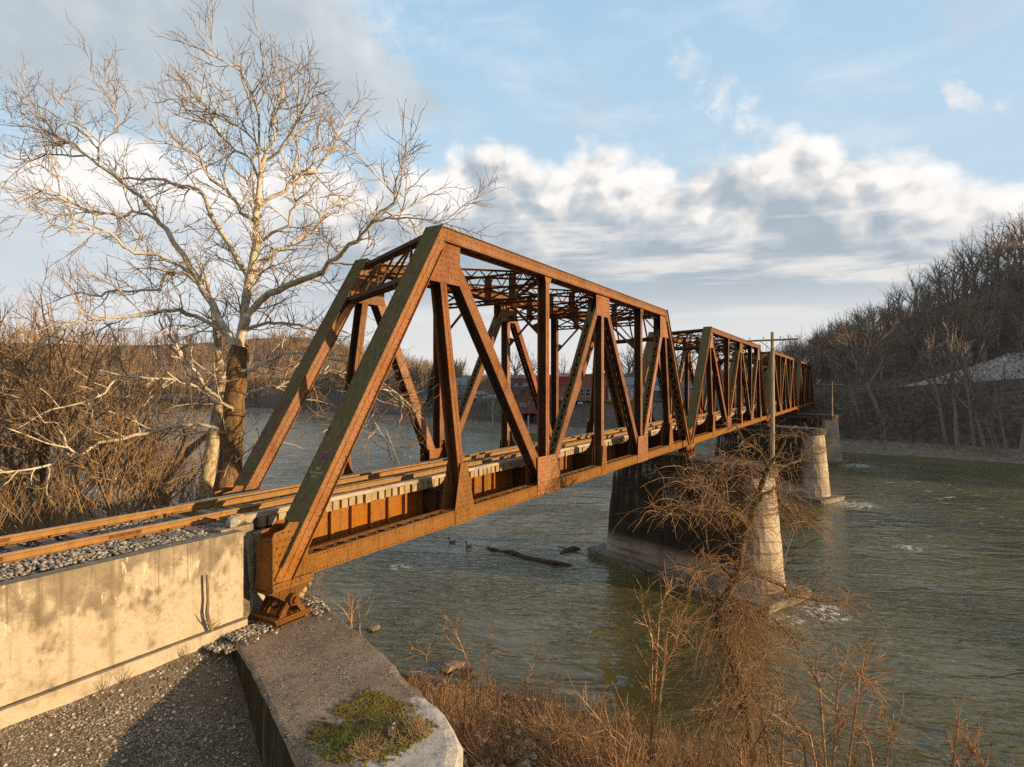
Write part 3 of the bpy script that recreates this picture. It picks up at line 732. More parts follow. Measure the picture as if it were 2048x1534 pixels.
def water_mat():
    m = bpy.data.materials.new('river_water'); t = nt(m); p = wpos(t)
    pm = mapping(t, p, (1, 1, 1), rot=(0, 0, R(-21)))
    a = noise(t, mapping(t, pm, (1.7, .7, 1)), .33, 3, .5, .8); b = noise(t, mapping(t, pm, (1.9, .7, 1)), 1.25, 3, .5, 1.); c_ = noise(t, pm, .13, 3, .5)
    dist = N(t, 'VectorMath', {0: p, 1: tuple(CAM)}, operation='DISTANCE').outputs['Value']
    h = math_(t, 'ADD', math_(t, 'MULTIPLY', a, 1.3), math_(t, 'MULTIPLY', b, mapr(t, c_, .3, .65, .12, .85)))
    col = mix(t, mapr(t, noise(t, p, .09, 4, .6), .35, .65), (.085,.072,.022), (.135,.112,.04))
    # broken water: rapids downstream (right), wakes at the pier noses
    sx = N(t, 'SeparateXYZ', {0: p})
    fo = noise(t, mapping(t, pm, (1.5, .55, 1)), .75, 7, .68, .4)
    fo2 = noise(t, pm, .11, 4, .6)
    reg = math_(t, 'MULTIPLY', mapr(t, sx.outputs[1], -5., -14.), math_(t, 'MULTIPLY', mapr(t, sx.outputs[0], 34., 50.), mapr(t, sx.outputs[0], 112., 90.)))
    thr = math_(t, 'SUBTRACT', .80, math_(t, 'MULTIPLY', reg, math_(t, 'ADD', .07, math_(t, 'MULTIPLY', fo2, .22))))
    f1 = mapr(t, math_(t, 'SUBTRACT', fo, thr), 0., .05)
    for cx, cy, rr in ((31.2, -8.8, 2.4), (69.6, -9.8, 3.6), (108.6, -9.6, 3.6), (28.6, -6.9, 1.5), (24.5, 19.5, 1.1), (51, -14, 1.6)):
        d = N(t, 'VectorMath', {0: p, 1: (cx, cy, WATER)}, operation='DISTANCE').outputs['Value']
        k = math_(t, 'MULTIPLY', mapr(t, d, rr, rr*.3), mapr(t, noise(t, pm, 1.8, 6, .7), .47, .56))
        f1 = math_(t, 'MAXIMUM', f1, k)
    col = mix(t, f1, col, (.62,.62,.56))
    rough = math_(t, 'MAXIMUM', mapr(t, f1, 0., 1., .07, .7), mapr(t, dist, 20., 200., .06, .26, False))
    bs = N(t, 'BsdfPrincipled', {'Base Color': col, 'Roughness': rough, 'IOR': 1.333, 'Specular IOR Level': .5})
    st = mapr(t, dist, 15., 220., 1., .30, False)
    bn = N(t, 'Bump', {'Strength': st, 'Distance': .27, 'Height': math_(t, 'ADD', h, math_(t, 'MULTIPLY', f1, .25))}); t.links.new(bn.outputs[0], bs.inputs['Normal'])
    o = N(t, 'OutputMaterial'); t.links.new(bs.outputs[0], o.inputs[0]); return m
m = MB(); m.add([(-60,-330,WATER),(420,-330,WATER),(420,1000,WATER),(-60,1000,WATER)], [(0,1,2,3)])
w = m.build('river_water', water_mat()); tag(w, 'olive green rippled river', None, None, 'structure')

# path across the far hillside
ys = np.arange(-80, 6, 1.5); V = []; F_ = []
for i, y in enumerate(ys):
    for k, dx in enumerate((26.6, 28.2, 29.9)):
        xx = xs_far(y)+dx; V.append((xx, y, max(float(H(xx, y)), float(path_z(y))-.3)+.12))
for i in range(len(ys)-1):
    for k in range(2): F_.append((i*3+k, (i+1)*3+k, (i+1)*3+k+1, i*3+k+1))
PATHM = simple('path_concrete', [(.3,(.6,.58,.55)),(.7,(.74,.72,.69))], 1.2, .9)
o = bpy.data.objects.new('path', np_mesh('path', V, F_, PATHM)); link(o); tag(o, 'pale path crossing the wooded hillside', None, None, 'structure')

# ------------------------------------------------------------------ concrete wall and abutment
WALLC = wall_mat()
SLABC = slab_mat()
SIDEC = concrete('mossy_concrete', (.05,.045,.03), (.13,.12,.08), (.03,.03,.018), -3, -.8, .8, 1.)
LIME = concrete('spalled_concrete', (.34,.31,.26), (.56,.52,.45), (.2,.17,.13), -20, 10, .5, .3)
wl = empty('retaining_wall', (-4, .7, -.9), 'long stained concrete retaining wall holding the ballast left of the bridge', 'retaining wall')
m = MB(); ztop = 1.215
m.prism([(-40, .55, -.62), (-1.62, .55, -.66), (-1.62, .55, 1.20), (-3.05, .55, 1.215), (-40, .55, 1.32)], (0, .27, 0))
wm = m.build('wall_face', WALLC, wl)
m = MB(); m.prism([(-40, .47, -1.6), (-1.57, .47, -1.6), (-1.57, .47, -.70), (-40, .47, -.62)], (0, .33, 0)); m.build('plinth', WALLC, wl)
m = MB(); m.span(-1.94, -1.16, .86, 1.14, -1.2, 1.235); m.span(-3.4, -1.62, .82, 1.1, .6, 1.17); m.build('end_block', WALLC, wl)
m = MB()
m.span(-2.203, -2.197, .545, .553, -.6, 1.2); m.build('joint', WALLC, wl)

ab = empty('bridge_abutment', (-1.5, -2, -1), 'concrete abutment block with a mossy rounded end below the truss bearing', 'bridge abutment')
ZS = -.88
outl = [(-2.30,-.22), (-2.70,-1.25), (-3.25,-2.45), (-3.75,-3.55), (-4.12,-4.45), (-4.28,-5.2), (-4.15,-5.95), (-3.7,-6.4), (-3.1,-6.32), (-2.62,-6.04), (-2.27,-5.72), (-1.95,-5.25), (-1.55,-4.3), (-.62,-2.1), (.45,.72), (3.35,8.2), (1.0,9.1), (-1.55,1.6)]
rng = random.Random(3)
def edge_pts(poly, step):
    out = []
    for i in range(len(poly)):
        a, b = np.array(poly[i]), np.array(poly[(i+1) % len(poly)]); k = max(1, int(np.linalg.norm(b-a)/step))
        for j in range(k): out.append(a+(b-a)*j/k)
    return out
pts = edge_pts(outl, .22); cen = np.array((-1.9, -3))
n = len(pts); V = []; F_ = []; MI = []
dirs = []
for i in range(n):
    d = pts[(i+1) % n]-pts[i-1]; nrm = np.array((-d[1], d[0])); nrm /= np.linalg.norm(nrm)+1e-9; dirs.append(nrm)
for i, p in enumerate(pts):
    sp = 1. if p[1] < -3.6 else .35
    j1, j2, j3 = (rng.uniform(-.025, .03)*sp for _ in range(3)); nn = dirs[i]
    j4 = rng.uniform(0, .05)*sp
    V += [(*(p+nn*(.20*sp+2*abs(j1))), ZS), (*(p+nn*(.07*sp+abs(j1))), ZS-.02*sp-j4*.6), (*(p+nn*j2), ZS-.085*sp-j4-rng.uniform(0, .05)*sp), (*(p+nn*j3-nn*.02), -1.5+rng.uniform(-.05, .05)), (*(p-nn*.06), -10.2)]
for i in range(n):
    j = (i+1) % n
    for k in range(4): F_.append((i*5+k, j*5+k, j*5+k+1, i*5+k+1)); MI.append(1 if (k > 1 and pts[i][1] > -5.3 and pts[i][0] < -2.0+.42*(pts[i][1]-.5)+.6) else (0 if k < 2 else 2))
top = tuple(i*5 for i in range(n))
me = bpy.data.meshes.new('bridge_seat'); me.from_pydata([tuple(np.array(v)-BASE[ab.name]) for v in V], [], F_+[top[::-1]]); 
for mm in (SLABC, SIDEC, LIME): me.materials.append(mm)
me.polygons.foreach_set('material_index', MI+[0]); me.update()
import bmesh
bm = bmesh.new(); bm.from_mesh(me); bmesh.ops.recalc_face_normals(bm, faces=bm.faces[:]); bm.to_mesh(me); bm.free()
o = bpy.data.objects.new('bridge_seat', me); link(o, ab)
# worn pale concrete skin on the rounded end (real thin layer of spalled concrete, 4 mm above the old slab)
m = MB(); spall = [(-4.02,-4.0), (-4.16,-4.5), (-4.22,-5.2), (-4.08,-5.9), (-3.66,-6.36), (-3.05,-6.5), (-2.56,-6.26), (-2.22,-5.84), (-2.02,-5.42), (-1.64,-4.5), (-1.72,-4.62), (-2.0,-5.0), (-2.35,-5.02), (-2.6,-5.25), (-3.2,-5.2), (-3.6,-4.7)]
pass
m = MB(); m.hexa([(-1.1,1.15,-1.2), (-.55,1.15,-1.2), (.95,4.9,-1.2), (.4,4.9,-1.2), (-1.1,1.15,.92), (-.55,1.15,.92), (.95,4.9,.92), (.4,4.9,.92)]); m.build('back_wall', WALLC, ab)

# ------------------------------------------------------------------ piers
def pier_mat():
    m = bpy.data.materials.new('pier_concrete'); t = nt(m); p = wpos(t)
    z = N(t, 'SeparateXYZ', {0: p}).outputs[2]; x = N(t, 'SeparateXYZ', {0: p}).outputs[0]
    n1 = noise(t, p, .55, 8, .65)
    c = ramp(t, n1, [(.35, (.28,.22,.155)), (.6, (.50,.41,.30))])
    st = noise(t, mapping(t, p, (1.5, 1.5, .1)), 1.2, 6, .7)
    dark_sides = math_(t, 'MULTIPLY', mapr(t, z, -8.3, -7.2), mapr(t, N(t, 'SeparateXYZ', {0: p}).outputs[1], -5.0, -3.9))  # darker above the base, paler on the rounded nose
    c = mix(t, math_(t, 'MULTIPLY', dark_sides, math_(t, 'ADD', .80, math_(t, 'MULTIPLY', st, .3))), c, (.032,.021,.012))
    wsh = noise(t, mapping(t, p, (2.2, 2.2, .22), (3, 1, 0)), 1.3, 7, .72)
    white = math_(t, 'MULTIPLY', mapr(t, wsh, .53, .60), math_(t, 'MULTIPLY', mapr(t, z, -5.4, -2.6), mapr(t, noise(t, p, .35, 3, .5), .44, .54)))
    c = mix(t, white, c, (.50,.47,.42))
    lines = noise(t, mapping(t, p, (.15, .15, 5.)), 1., 3, .6); c = mix(t, math_(t, 'MULTIPLY', mapr(t, lines, .55, .62), .55), c, (.09,.075,.055))
    finish(t, c, .93, noise(t, p, 9, 8, .75), .03, .7, .2); return m
PIERM = pier_mat(); CAPM = concrete('pier_cap_concrete', (.15,.12,.09), (.33,.27,.2), (.05,.04,.03), -3, -.8, .6, .9)
FOOTM = concrete('pier_footing_concrete', (.16,.13,.10), (.32,.27,.20), (.05,.045,.03), -9.6, -8.4, .6, .7)
def stadium(cx, cy, hw, l0, l1, k=16, sk=.41):          # along the skewed axis, round noses
    a = np.array((sk, 1.)); a /= np.linalg.norm(a); b = np.array((a[1], -a[0])); c = np.array((cx, cy)); out = []
    for i in range(k+1):
        g = math.pi*i/k; out.append(c-a*l0-a*hw*math.sin(g)+b*hw*math.cos(g))
    for i in range(k+1):
        g = math.pi*i/k; out.append(c+a*l1+a*hw*math.sin(g)-b*hw*math.cos(g))
    return out
def loft(mb, rings, zs):
    n = len(rings[0]); vs = [(*p, z) for r, z in zip(rings, zs) for p in r]; fs = []
    for k in range(len(rings)-1):
        for i in range(n): fs.append((k*n+i, k*n+(i+1) % n, (k+1)*n+(i+1) % n, (k+1)*n+i))
    fs += [tuple(range(n))[::-1], tuple((len(rings)-1)*n+i for i in range(n))]; mb.add(vs, fs)
def pier(cx, label):
    cy = .25; ex = 0. if cx < 50 else .9
    r = empty('bridge_pier', (cx, cy, -10), label, 'bridge pier', 'concrete river piers of the bridge')
    m = MB(); rng_ = random.Random(int(cx)); zs = np.linspace(-9.05, -1.62, 9); rings = []
    for z in zs:
        k = (z+9.05)/7.43; q = stadium(cx+.5, cy-.15, lerp(1.95, 1.5, k), lerp(5., 4.75, k)+ex, lerp(5.4, 5.0, k)+.6); rings.append([p+np.array((rng_.uniform(-.03, .03), rng_.uniform(-.04, .04))) for p in q])
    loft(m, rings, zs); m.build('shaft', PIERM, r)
    m = MB(); q0, q1 = stadium(cx+.5, cy-.15, 1.68, 4.78+ex, 5.6), stadium(cx+.5, cy-.15, 1.62, 4.75+ex, 5.55); loft(m, [q0, q0, q1], [-1.62, -1.02, -.885]); m.build('cap', CAPM, r)
    a = np.array((.41, 1.)); a /= np.linalg.norm(a); b = np.array((a[1], -a[0])); c = np.array((cx, cy)); m = MB(); ring = []; k_ = 26
    prof = [(-7.7-ex, -2.3), (-7.4-ex, -2.6), (7.4, -2.6), (8.2, -2.2), (8.2, 2.4), (7.6, 2.8), (-7.4-ex, 2.8), (-7.8-ex, 2.5)]
    ring = [c+a*u_+b*v_ for u_, v_ in edge_pts(prof, .8)]
    j = lambda s: [p+np.array((rng_.uniform(-s, s), rng_.uniform(-s, s))) for p in ring]
    loft(m, [j(.22), j(.12), j(.08), ring], [-10.5, -9.42, -9.15, -8.98]); m.build('footing', FOOTM, r)
    return r
pier(34.1, 'nearest stained concrete pier behind the vine tangled tree, carrying the tall utility pole')
pier(73.1, 'middle concrete pier with white streaks on its rounded end')
pier(112.2, 'farthest grey river pier carrying the small distant utility pole')

# far abutment of stone blocks
def block_mat():
    m = bpy.data.materials.new('ashlar_stone'); t = nt(m); p = wpos(t)
    pm = mapping(t, p, (1, 1, 1), rot=(R(90), 0, R(90)))
    br = N(t, 'TexBrick', {'Vector': N(t, 'CombineXYZ', {0: N(t, 'SeparateXYZ', {0: p}).outputs[1], 1: N(t, 'SeparateXYZ', {0: p}).outputs[2]}).outputs[0], 'Color1': (.2,.2,.17,1), 'Color2': (.32,.31,.27,1), 'Mortar': (.03,.03,.025,1), 'Scale': 1., 'Mortar Size': .03, 'Brick Width': 1.1, 'Row Height': .55})
    c = mix(t, mapr(t, noise(t, p, .8, 6, .7), .45, .62), br.outputs[0], (.045,.05,.04))
    finish(t, c, .95, noise(t, p, 6, 6, .7), .05, .6, .2); return m
ASH = block_mat()
fa = empty('stone_abutment', (153, 0, -9), 'dark stone block abutment at the far end of the bridge below the woods', 'bridge abutment')
m = MB(); m.hexa([(149.2,-5,-10.5), (153.5,-5,-10.5), (157.5,12,-10.5), (153.2,12,-10.5), (149.8,-5,-.9), (153.5,-5,-.9), (157.5,12,-.9), (153.8,12,-.9)]); m.build('bridge_seat', ASH, fa)
m = MB(); m.hexa([(153.4,-9,-10.5), (158,-9,-10.5), (160,13,-10.5), (155.4,13,-10.5), (153.4,-9,1.1), (158,-9,1.1), (160,13,1.1), (155.4,13,1.1)]); m.build('back_wall', ASH, fa)
m = MB(); m.hexa([(147.5,-15.5,-9), (150,-16.5,-9), (155,-8.8,-9), (152.4,-8.8,-9), (149.5,-15.5,-2.5), (151,-16.5,-2.5), (155,-8.8,.6), (153.3,-8.8,.6)]); m.build('wing_wall', ASH, fa)
m = MB(); m.span(155, 170, -4, 9, -2, .95); 
tag(m.build('track_bed', simple('distant_ballast', [(.3,(.09,.085,.08)),(.7,(.2,.19,.18))], 5., .95)), 'ballast bed behind the far abutment', None, None, 'structure')

# ------------------------------------------------------------------ stones
def stone_mat(name, stops):
    m = bpy.data.materials.new(name); t = nt(m); g_ = N(t, 'NewGeometry')
    c = ramp(t, g_.outputs['Random Per Island'], stops); p = g_.outputs['Position']
    c = mix(t, mapr(t, noise(t, p, 20, 4, .6), .4, .7), c, mix(t, .5, c, (.05,.045,.04)))
    finish(t, c, .92, noise(t, p, 60, 4, .6), .004, .5, .25); return m
BALLM = stone_mat('ballast_stone', [(0, (.11,.098,.08)), (.3, (.23,.205,.17)), (.55, (.35,.315,.26)), (.8, (.45,.405,.33)), (.93, (.40,.28,.17)), (1, (.5,.48,.45))])
PEBM = stone_mat('bank_stone', [(0, (.12,.095,.068)), (.35, (.24,.195,.14)), (.6, (.36,.305,.23)), (.85, (.5,.45,.37)), (1, (.66,.62,.55))])
def scatter(name, n, rng, fn, rad, mat, label, sq=(1,1,.75)):
    m = MB()
    for _ in range(n):
        q = fn(rng)
        if q is None: continue
        r = rng.uniform(*rad); m.blob((q[0], q[1], q[2]+r*.3), r, rng, sq)
    o = m.build(name, mat); return tag(o, label, None, None, 'stuff')
rng = random.Random(21)
def bal(rng):
    x = -1.5-rng.random()**1.5*10.5; y = rng.uniform(.84, 4.9) if rng.random() < .66 else rng.uniform(.8, 1.95)
    z = 1.135+.03*math.sin(x*1.7)+.04*rng.random()
    if y < 1.95: z = 1.10+.05*rng.random()+.05*min(1, (y-.8)/.5)*(1.4 if x < -3.4 else .4)
    if y > 4.5: z -= (y-4.5)*.35
    if x > -2.1 and y < 1.2: return None
    return x, y, z
scatter('ballast', 11500, rng, bal, (.019, .045), BALLM, 'grey crushed stone ballast around the ties')
def peb(rng):
    y = .42-rng.random()**1.1*8.; x = -rng.uniform(1.4, 10.)
    if x > -2.42+.42*(y+.2): return None
    return x, y, float(H(x, y))
scatter('gravel', 6500, rng, peb, (.010, .036), PEBM, 'pale loose gravel on the slope below the wall')
def seat(rng):
    if rng.random() < .55: x, y = rng.gauss(-.1, .3), rng.gauss(.35, .35); 
    else: x, y = rng.uniform(-2.6, -1.2), .25+rng.gauss(0, .22)
    if y > .7 or x > .42+.39*(y-.95)+.1: return None
    z = ZS+.02 if x > -2.2 else max(ZS-.05, float(H(x, y)))
    return x, y, z+max(0, .3-abs(x+.05))*.25*(y > .2)
scatter('rubble', 1500, rng, seat, (.014, .045), PEBM, 'pale loose stones around the bearing on the abutment')
def shore(rng):
    y = rng.uniform(-12, 6); x = float(xs_near(y))-rng.random()**.7*12+.8
    if x < float(xa(y))+.3 and y > -6.4: return None
    return x, y, float(H(x, y))-.02
scatter('bank_rubble', 2600, rng, shore, (.04, .17), PEBM, 'stones and driftwood chunks on the near bank')
def rip(rng):
    y = rng.uniform(-75, -19); f_ = rng.uniform(30, 30.8+max(0, min(10, (-19-y)*.5))); x = float(xs_far(y))+f_
    return x, y, float(H(x, y))
rp = scatter('riprap', 5600, rng, rip, (.22, .5), stone_mat('riprap_stone', [(0, (.3,.28,.25)), (.3, (.46,.43,.4)), (.6, (.6,.57,.53)), (.85, (.5,.38,.29)), (1, (.72,.69,.65))]), 'pale riprap stones above the hillside path')
# ------------------------------------------------------------------ trees (tapered tubes; trunk and crown are parts)
def bark_mat(name, stops, scale=3., sc=(3,3,1), bump=9):
    return simple(name, stops, scale, .92, bump, .02, sc=sc, spec=.15)
def unit(v): v = np.asarray(v, float); return v/(np.linalg.norm(v)+1e-9)
def rnd_perp(rng, d):
    a = np.array((rng.gauss(0,1), rng.gauss(0,1), rng.gauss(0,1))); a -= d*np.dot(a, d); return unit(a)
def wander(rng, p, d, L, n, kink, lift=0.):
    pts = [np.array(p, float)]; d = unit(d); st = L/(n-1)
    for i in range(n-1):
        d = unit(d+rnd_perp(rng, d)*rng.uniform(.2, 1)*kink+np.array((0, 0, lift))); pts.append(pts[-1]+d*st)
    return np.array(pts)
def taper(r0, r1, n): return np.linspace(1, 0, n)**.85*(r0-r1)+r1
def grow(rng, out, pts, rad, lvl, cfg):      # spawn children along a finished limb; out[level] collects (pts, radii)
    if lvl >= len(cfg): return
    c = cfg[lvl]; n = len(pts); seg = np.linalg.norm(np.diff(pts, axis=0), axis=1); L = seg.sum()
    k = max(1, int(c['per_m']*L+rng.random())) if 'per_m' in c else c['n']
    for i in range(k):
        t = lerp(c.get('t0', .2), 1., (i+rng.random())/k) if i < k-1 else 1.
        f = t*(n-1); j = min(int(f), n-2); p = lerp(pts[j], pts[j+1], f-j); d0 = unit(pts[min(j+1, n-1)]-pts[j]); r0 = lerp(rad[j], rad[min(j+1, n-1)], f-j)
        a = R(rng.uniform(*c['ang'])) if t < .999 else R(rng.uniform(0, 25))
        d = unit(d0*math.cos(a)+rnd_perp(rng, d0)*math.sin(a)+np.array((0, 0, c.get('up', 0))))
        ln = c['len'][0]+rng.random()*(c['len'][1]-c['len'][0]); ln *= (1.15-.5*t) if c.get('fall', True) else 1
        if 'rel' in c: ln *= L
        r = min(r0*.8, c['r'][0]*lerp(.75, 1.2, rng.random())); m = c.get('pts', 4)
        q = wander(rng, p, d, ln, m, c['kink'], c.get('lift', 0.)); rr = taper(r, c['r'][1], m)
        out.setdefault(lvl, []).append((q, rr)); grow(rng, out, q, rr, lvl+1, cfg)
def tree_parts(root, lines_trunk, lines_crown, mt, mc, kt=7, kc=3, b=None, names=('trunk', 'crown')):
    b = BASE[root.name] if b is None else b; os_ = []
    for nm, ls, m, k in ((names[0], lines_trunk, mt, kt), (names[1], lines_crown, mc, kc)):
        if not ls: continue
        V, F = tubes_np(ls, k); me = np_mesh(nm, V-b, F, m); o = bpy.data.objects.new(nm, me); link(o, root); BASE[o.name] = b; os_.append(o)
    return os_

def syc_bark():
    m = bpy.data.materials.new('sycamore_bark'); t = nt(m); p = wpos(t)
    z = N(t, 'SeparateXYZ', {0: p}).outputs[2]
    pale = ramp(t, noise(t, mapping(t, p, (2, 2, 1.2)), 2.2, 6, .7), [(.35, (.36,.31,.22)), (.5, (.62,.56,.44)), (.62, (.72,.67,.56)), (.72, (.42,.40,.33))])
    brown = ramp(t, noise(t, mapping(t, p, (6, 6, 1.2)), 2., 7, .7), [(.3, (.06,.034,.016)), (.5, (.17,.10,.045)), (.7, (.30,.20,.10))])
    f = mapr(t, math_(t, 'ADD', z, math_(t, 'MULTIPLY', noise(t, p, .9, 5, .7), 7.)), 10.2, 14.)
    c = mix(t, f, brown, pale)
    finish(t, c, .85, noise(t, mapping(t, p, (5, 5, 1)), 5, 6, .7), .03, .7, .2); return m
SYC = syc_bark()
SYCL = bark_mat('pale_sycamore_limb', [(.3,(.27,.2,.12)),(.42,(.50,.42,.29)),(.58,(.66,.58,.44)),(.72,(.36,.30,.21))], 2.4, (1.5,1.5,1.5))
TWIG = bark_mat('sycamore_twig', [(.35,(.17,.10,.055)),(.6,(.36,.25,.14)),(.75,(.25,.14,.08))], 1.4, (1,1,1), None)
SEED = simple('seed_ball', [(.3,(.10,.045,.025)),(.7,(.2,.09,.045))], 4., .9)
BRN = bark_mat('brown_bark', [(.3,(.10,.07,.045)),(.55,(.22,.155,.095)),(.75,(.32,.24,.15))])
BRNT = bark_mat('brown_twig', [(.35,(.26,.145,.065)),(.6,(.48,.31,.165)),(.75,(.36,.21,.105))], 1., (1,1,1), None)
GRY = bark_mat('grey_bark', [(.3,(.17,.14,.12)),(.55,(.34,.29,.25)),(.75,(.5,.45,.39))])
GRYT = bark_mat('grey_twig', [(.35,(.18,.145,.105)),(.6,(.36,.3,.225)),(.75,(.26,.205,.15))], .2, (1,1,1), None)
REDT = bark_mat('reddish_twig', [(.35,(.2,.13,.085)),(.6,(.33,.23,.155)),(.75,(.26,.175,.115))], .3, (1,1,1), None)
DEADW = bark_mat('dead_weed', [(.3,(.10,.065,.04)),(.55,(.22,.15,.09)),(.75,(.3,.22,.14))], 2., (1,1,1), None)
VINE = bark_mat('dry_vine', [(.3,(.22,.12,.06)),(.55,(.42,.25,.125)),(.75,(.52,.36,.2))], 2., (1,1,1), None)
DARKB = bark_mat('dark_wet_bark', [(.3,(.05,.036,.022)),(.6,(.13,.10,.05)),(.75,(.2,.17,.08))])

# ---- the big sycamore, main limbs as they spread in the photograph (pixel, relative depth), base about 26 m ahead
D0 = 26.
LIMBS = [  # (start depth offset, end depth offset, start radius, end radius, [(u, v)...])
 (0, 0, .60, .40, [(446,1085),(450,1010),(455,950),(460,900),(466,830),(470,770),(474,720),(480,690)]),
 (0, -.6, .36, .10, [(480,690),(488,640),(496,590),(503,540),(510,490),(514,446),(516,408),(519,361),(525,324),(531,305)]),
 (.4, 2.0, .26, .06, [(482,680),(489,625),(492,585),(494,549),(475,520),(453,487),(434,449),(419,418),(400,380),(360,371),(328,358),(282,358),(241,358)]),
 (-.6, -1.5, .10, .02, [(531,305),(550,280),(553,261),(544,230),(553,211),(560,180),(556,150)]),
 (-.6, .8, .09, .02, [(531,305),(509,280),(481,255),(462,243),(440,225),(432,190)]),
 (-.6, -2.2, .10, .018, [(520,345),(517,230),(509,202),(494,167),(478,139),(456,127),(434,114),(419,92)]),
 (-.3, 2.4, .11, .02, [(519,361),(500,318),(470,300),(440,270),(425,232),(404,205),(380,190),(372,160)]),
 (0, -3, .12, .02, [(525,324),(560,305),(578,270),(600,235),(620,200),(612,165)]),
 (-.2, 3, .30, .07, [(474,712),(456,668),(437,637),(411,586),(397,560),(366,512),(332,459),(307,424),(282,396),(250,371),(200,333)]),
 (3, 4.5, .10, .02, [(200,333),(166,305),(141,283),(103,268),(56,252),(0,249)]),
 (3, 2.5, .09, .02, [(200,333),(196,302),(175,271),(156,258),(125,240),(94,219),(63,205),(38,190),(16,177)]),
 (3, 1.6, .06, .015, [(196,304),(206,280),(235,262),(236,230),(224,196),(203,158)]),
 (3.4, 5, .08, .018, [(170,311),(125,311),(91,311),(63,321),(25,318),(0,305)]),
 (1.0, -1.8, .15, .03, [(399,562),(357,530),(313,509),(269,505),(247,493),(219,465),(194,462),(156,465),(113,455),(94,440)]),
 (1.6, -1.2, .13, .02, [(332,459),(294,427),(266,424),(241,437),(225,427),(194,430),(156,412),(119,387),(94,377),(59,396),(56,424)]),
 (.8, 0, .07, .015, [(121,390),(116,355),(106,321),(96,290)]),
 (-.1, -2.4, .14, .03, [(514,446),(481,424),(472,402),(459,387),(444,371),(425,358),(400,324),(372,300),(345,290),(330,262)]),
 (-.2, 2.2, .15, .03, [(518,412),(544,393),(569,380),(591,361),(606,343),(635,343),(638,327),(660,302),(675,268),(685,255),(700,233)]),
 (1.0, 2.8, .08, .018, [(586,360),(588,336),(600,311),(631,296),(666,296),(697,296),(722,312)]),
 (-.1, -1.5, .13, .03, [(513,486),(544,465),(578,452),(581,424),(588,402),(588,368),(600,350)]),
 (0, 2.8, .15, .03, [(508,552),(531,521),(556,499),(581,490),(600,474),(631,462),(638,446),(660,412),(681,412),(712,430)]),
 (0, -4.2, .27, .07, [(486,655),(510,612),(540,588),(570,573),(600,561),(645,546),(660,527),(681,509),(700,490),(722,471),(744,443)]),
 (-4.2, -5.4, .09, .016, [(744,443),(760,424),(788,405),(791,380),(791,362),(800,335)]),
 (-4.2, -5., .08, .016, [(746,441),(775,440),(803,435),(832,437),(869,446),(905,440)]),
 (-3, -2, .09, .02, [(660,527),(690,531),(720,528),(760,540),(800,528),(822,500)]),
 (0, 1.8, .17, .05, [(484,668),(507,654),(534,645),(564,645),(600,651),(633,660),(660,655),(700,668)]),
 (0, -3, .18, .05, [(474,748),(505,738),(525,726),(555,711),(585,705),(615,708),(654,714),(700,726),(740,752),(776,774),(787,783),(803,797),(815,815)]),
 (.3, 1.6, .15, .05, [(472,792),(500,785),(525,777),(555,771),(579,763),(610,756),(639,750),(664,742),(694,746)]),
 (0, -2.2, .17, .05, [(468,812),(450,802),(414,777),(390,747),(369,720),(352,690),(330,665),(318,640)]),
 (-.5, -4.4, .13, .03, [(458,812),(436,800),(390,774),(360,762),(330,756),(300,757),(261,755),(228,762),(209,784),(182,801),(130,812),(80,830)]),
 (0, -6., .15, .045, [(462,872),(447,860),(391,846),(342,853),(293,866),(244,876),(202,885),(156,915),(130,905),(108,928),(65,938),(0,946),(-60,960)]),
 (-4, -5, .08, .02, [(160,912),(135,895),(128,872),(118,850),(92,842),(72,822)]),
 (.4, -2.6, .19, .05, [(474,690),(437,657),(391,634),(358,621),(326,621),(293,625),(251,634),(212,631),(189,647),(163,644),(120,660),(80,690)]),
 (.6, 2.6, .14, .04, [(404,572),(375,547),(336,543),(319,579),(287,582),(228,582),(202,592),(160,585),(110,602)]),
 (-2.4, -3.6, .10, .03, [(326,621),(345,650),(352,690),(372,730),(400,752)]),
 (0, -1.4, .09, .03, [(455,930),(470,925),(490,905),(515,884),(545,880),(565,866)]),
 (-3, -3.4, .07, .015, [(700,726),(722,760),(742,790),(756,812),(750,850),(772,880)]),
 (-3, -3.2, .05, .012, [(740,752),(735,800),(752,840),(770,862),(790,905)]),
]
rng = random.Random(77)
b0 = at(452, 1010, D0); b0[2] = float(H(b0[0], b0[1]))
syc = empty('sycamore_tree', b0, 'big pale bare sycamore with wide crooked limbs and seed balls left of the bridge', 'tree')
tl, main, crown = [], [], {}
def traced(limb):
    d0, d1, r0, r1, px = limb; n = len(px); P = []
    for i, (u, v) in enumerate(px): P.append(at(u, v, D0+lerp(d0, d1, (i/(n-1))**1.7)))
    # subdivide with a little crookedness
    Q = []
    for i in range(n-1):
        for k in (0, .5): Q.append(lerp(P[i], P[i+1], k)+(np.array([rng.gauss(0, .035) for _ in range(3)]) if i or k else 0))
    Q.append(P[-1]); Q = np.array(Q); k_ = .93 if r0 > .5 else (.64 if r0 > .2 else .58)
    return Q, (np.linspace(1, 0, len(Q))**.8*(r0-r1)+r1)*k_
cfgS = [dict(per_m=1.9, ang=(25, 75), len=(.9, 3.4), r=(.034, .014), kink=.33, pts=9, t0=.12, up=.12, lift=.03),
        dict(per_m=3.4, ang=(25, 70), len=(.4, 1.5), r=(.017, .010), kink=.4, pts=5, t0=.1, up=.12, lift=.04),
        dict(per_m=3.6, ang=(20, 60), len=(.2, .65), r=(.011, .007), kink=.3, pts=3, t0=.2, up=.1)]
TRUNK = [(p[0], p[1]) for p in LIMBS[0][4]]
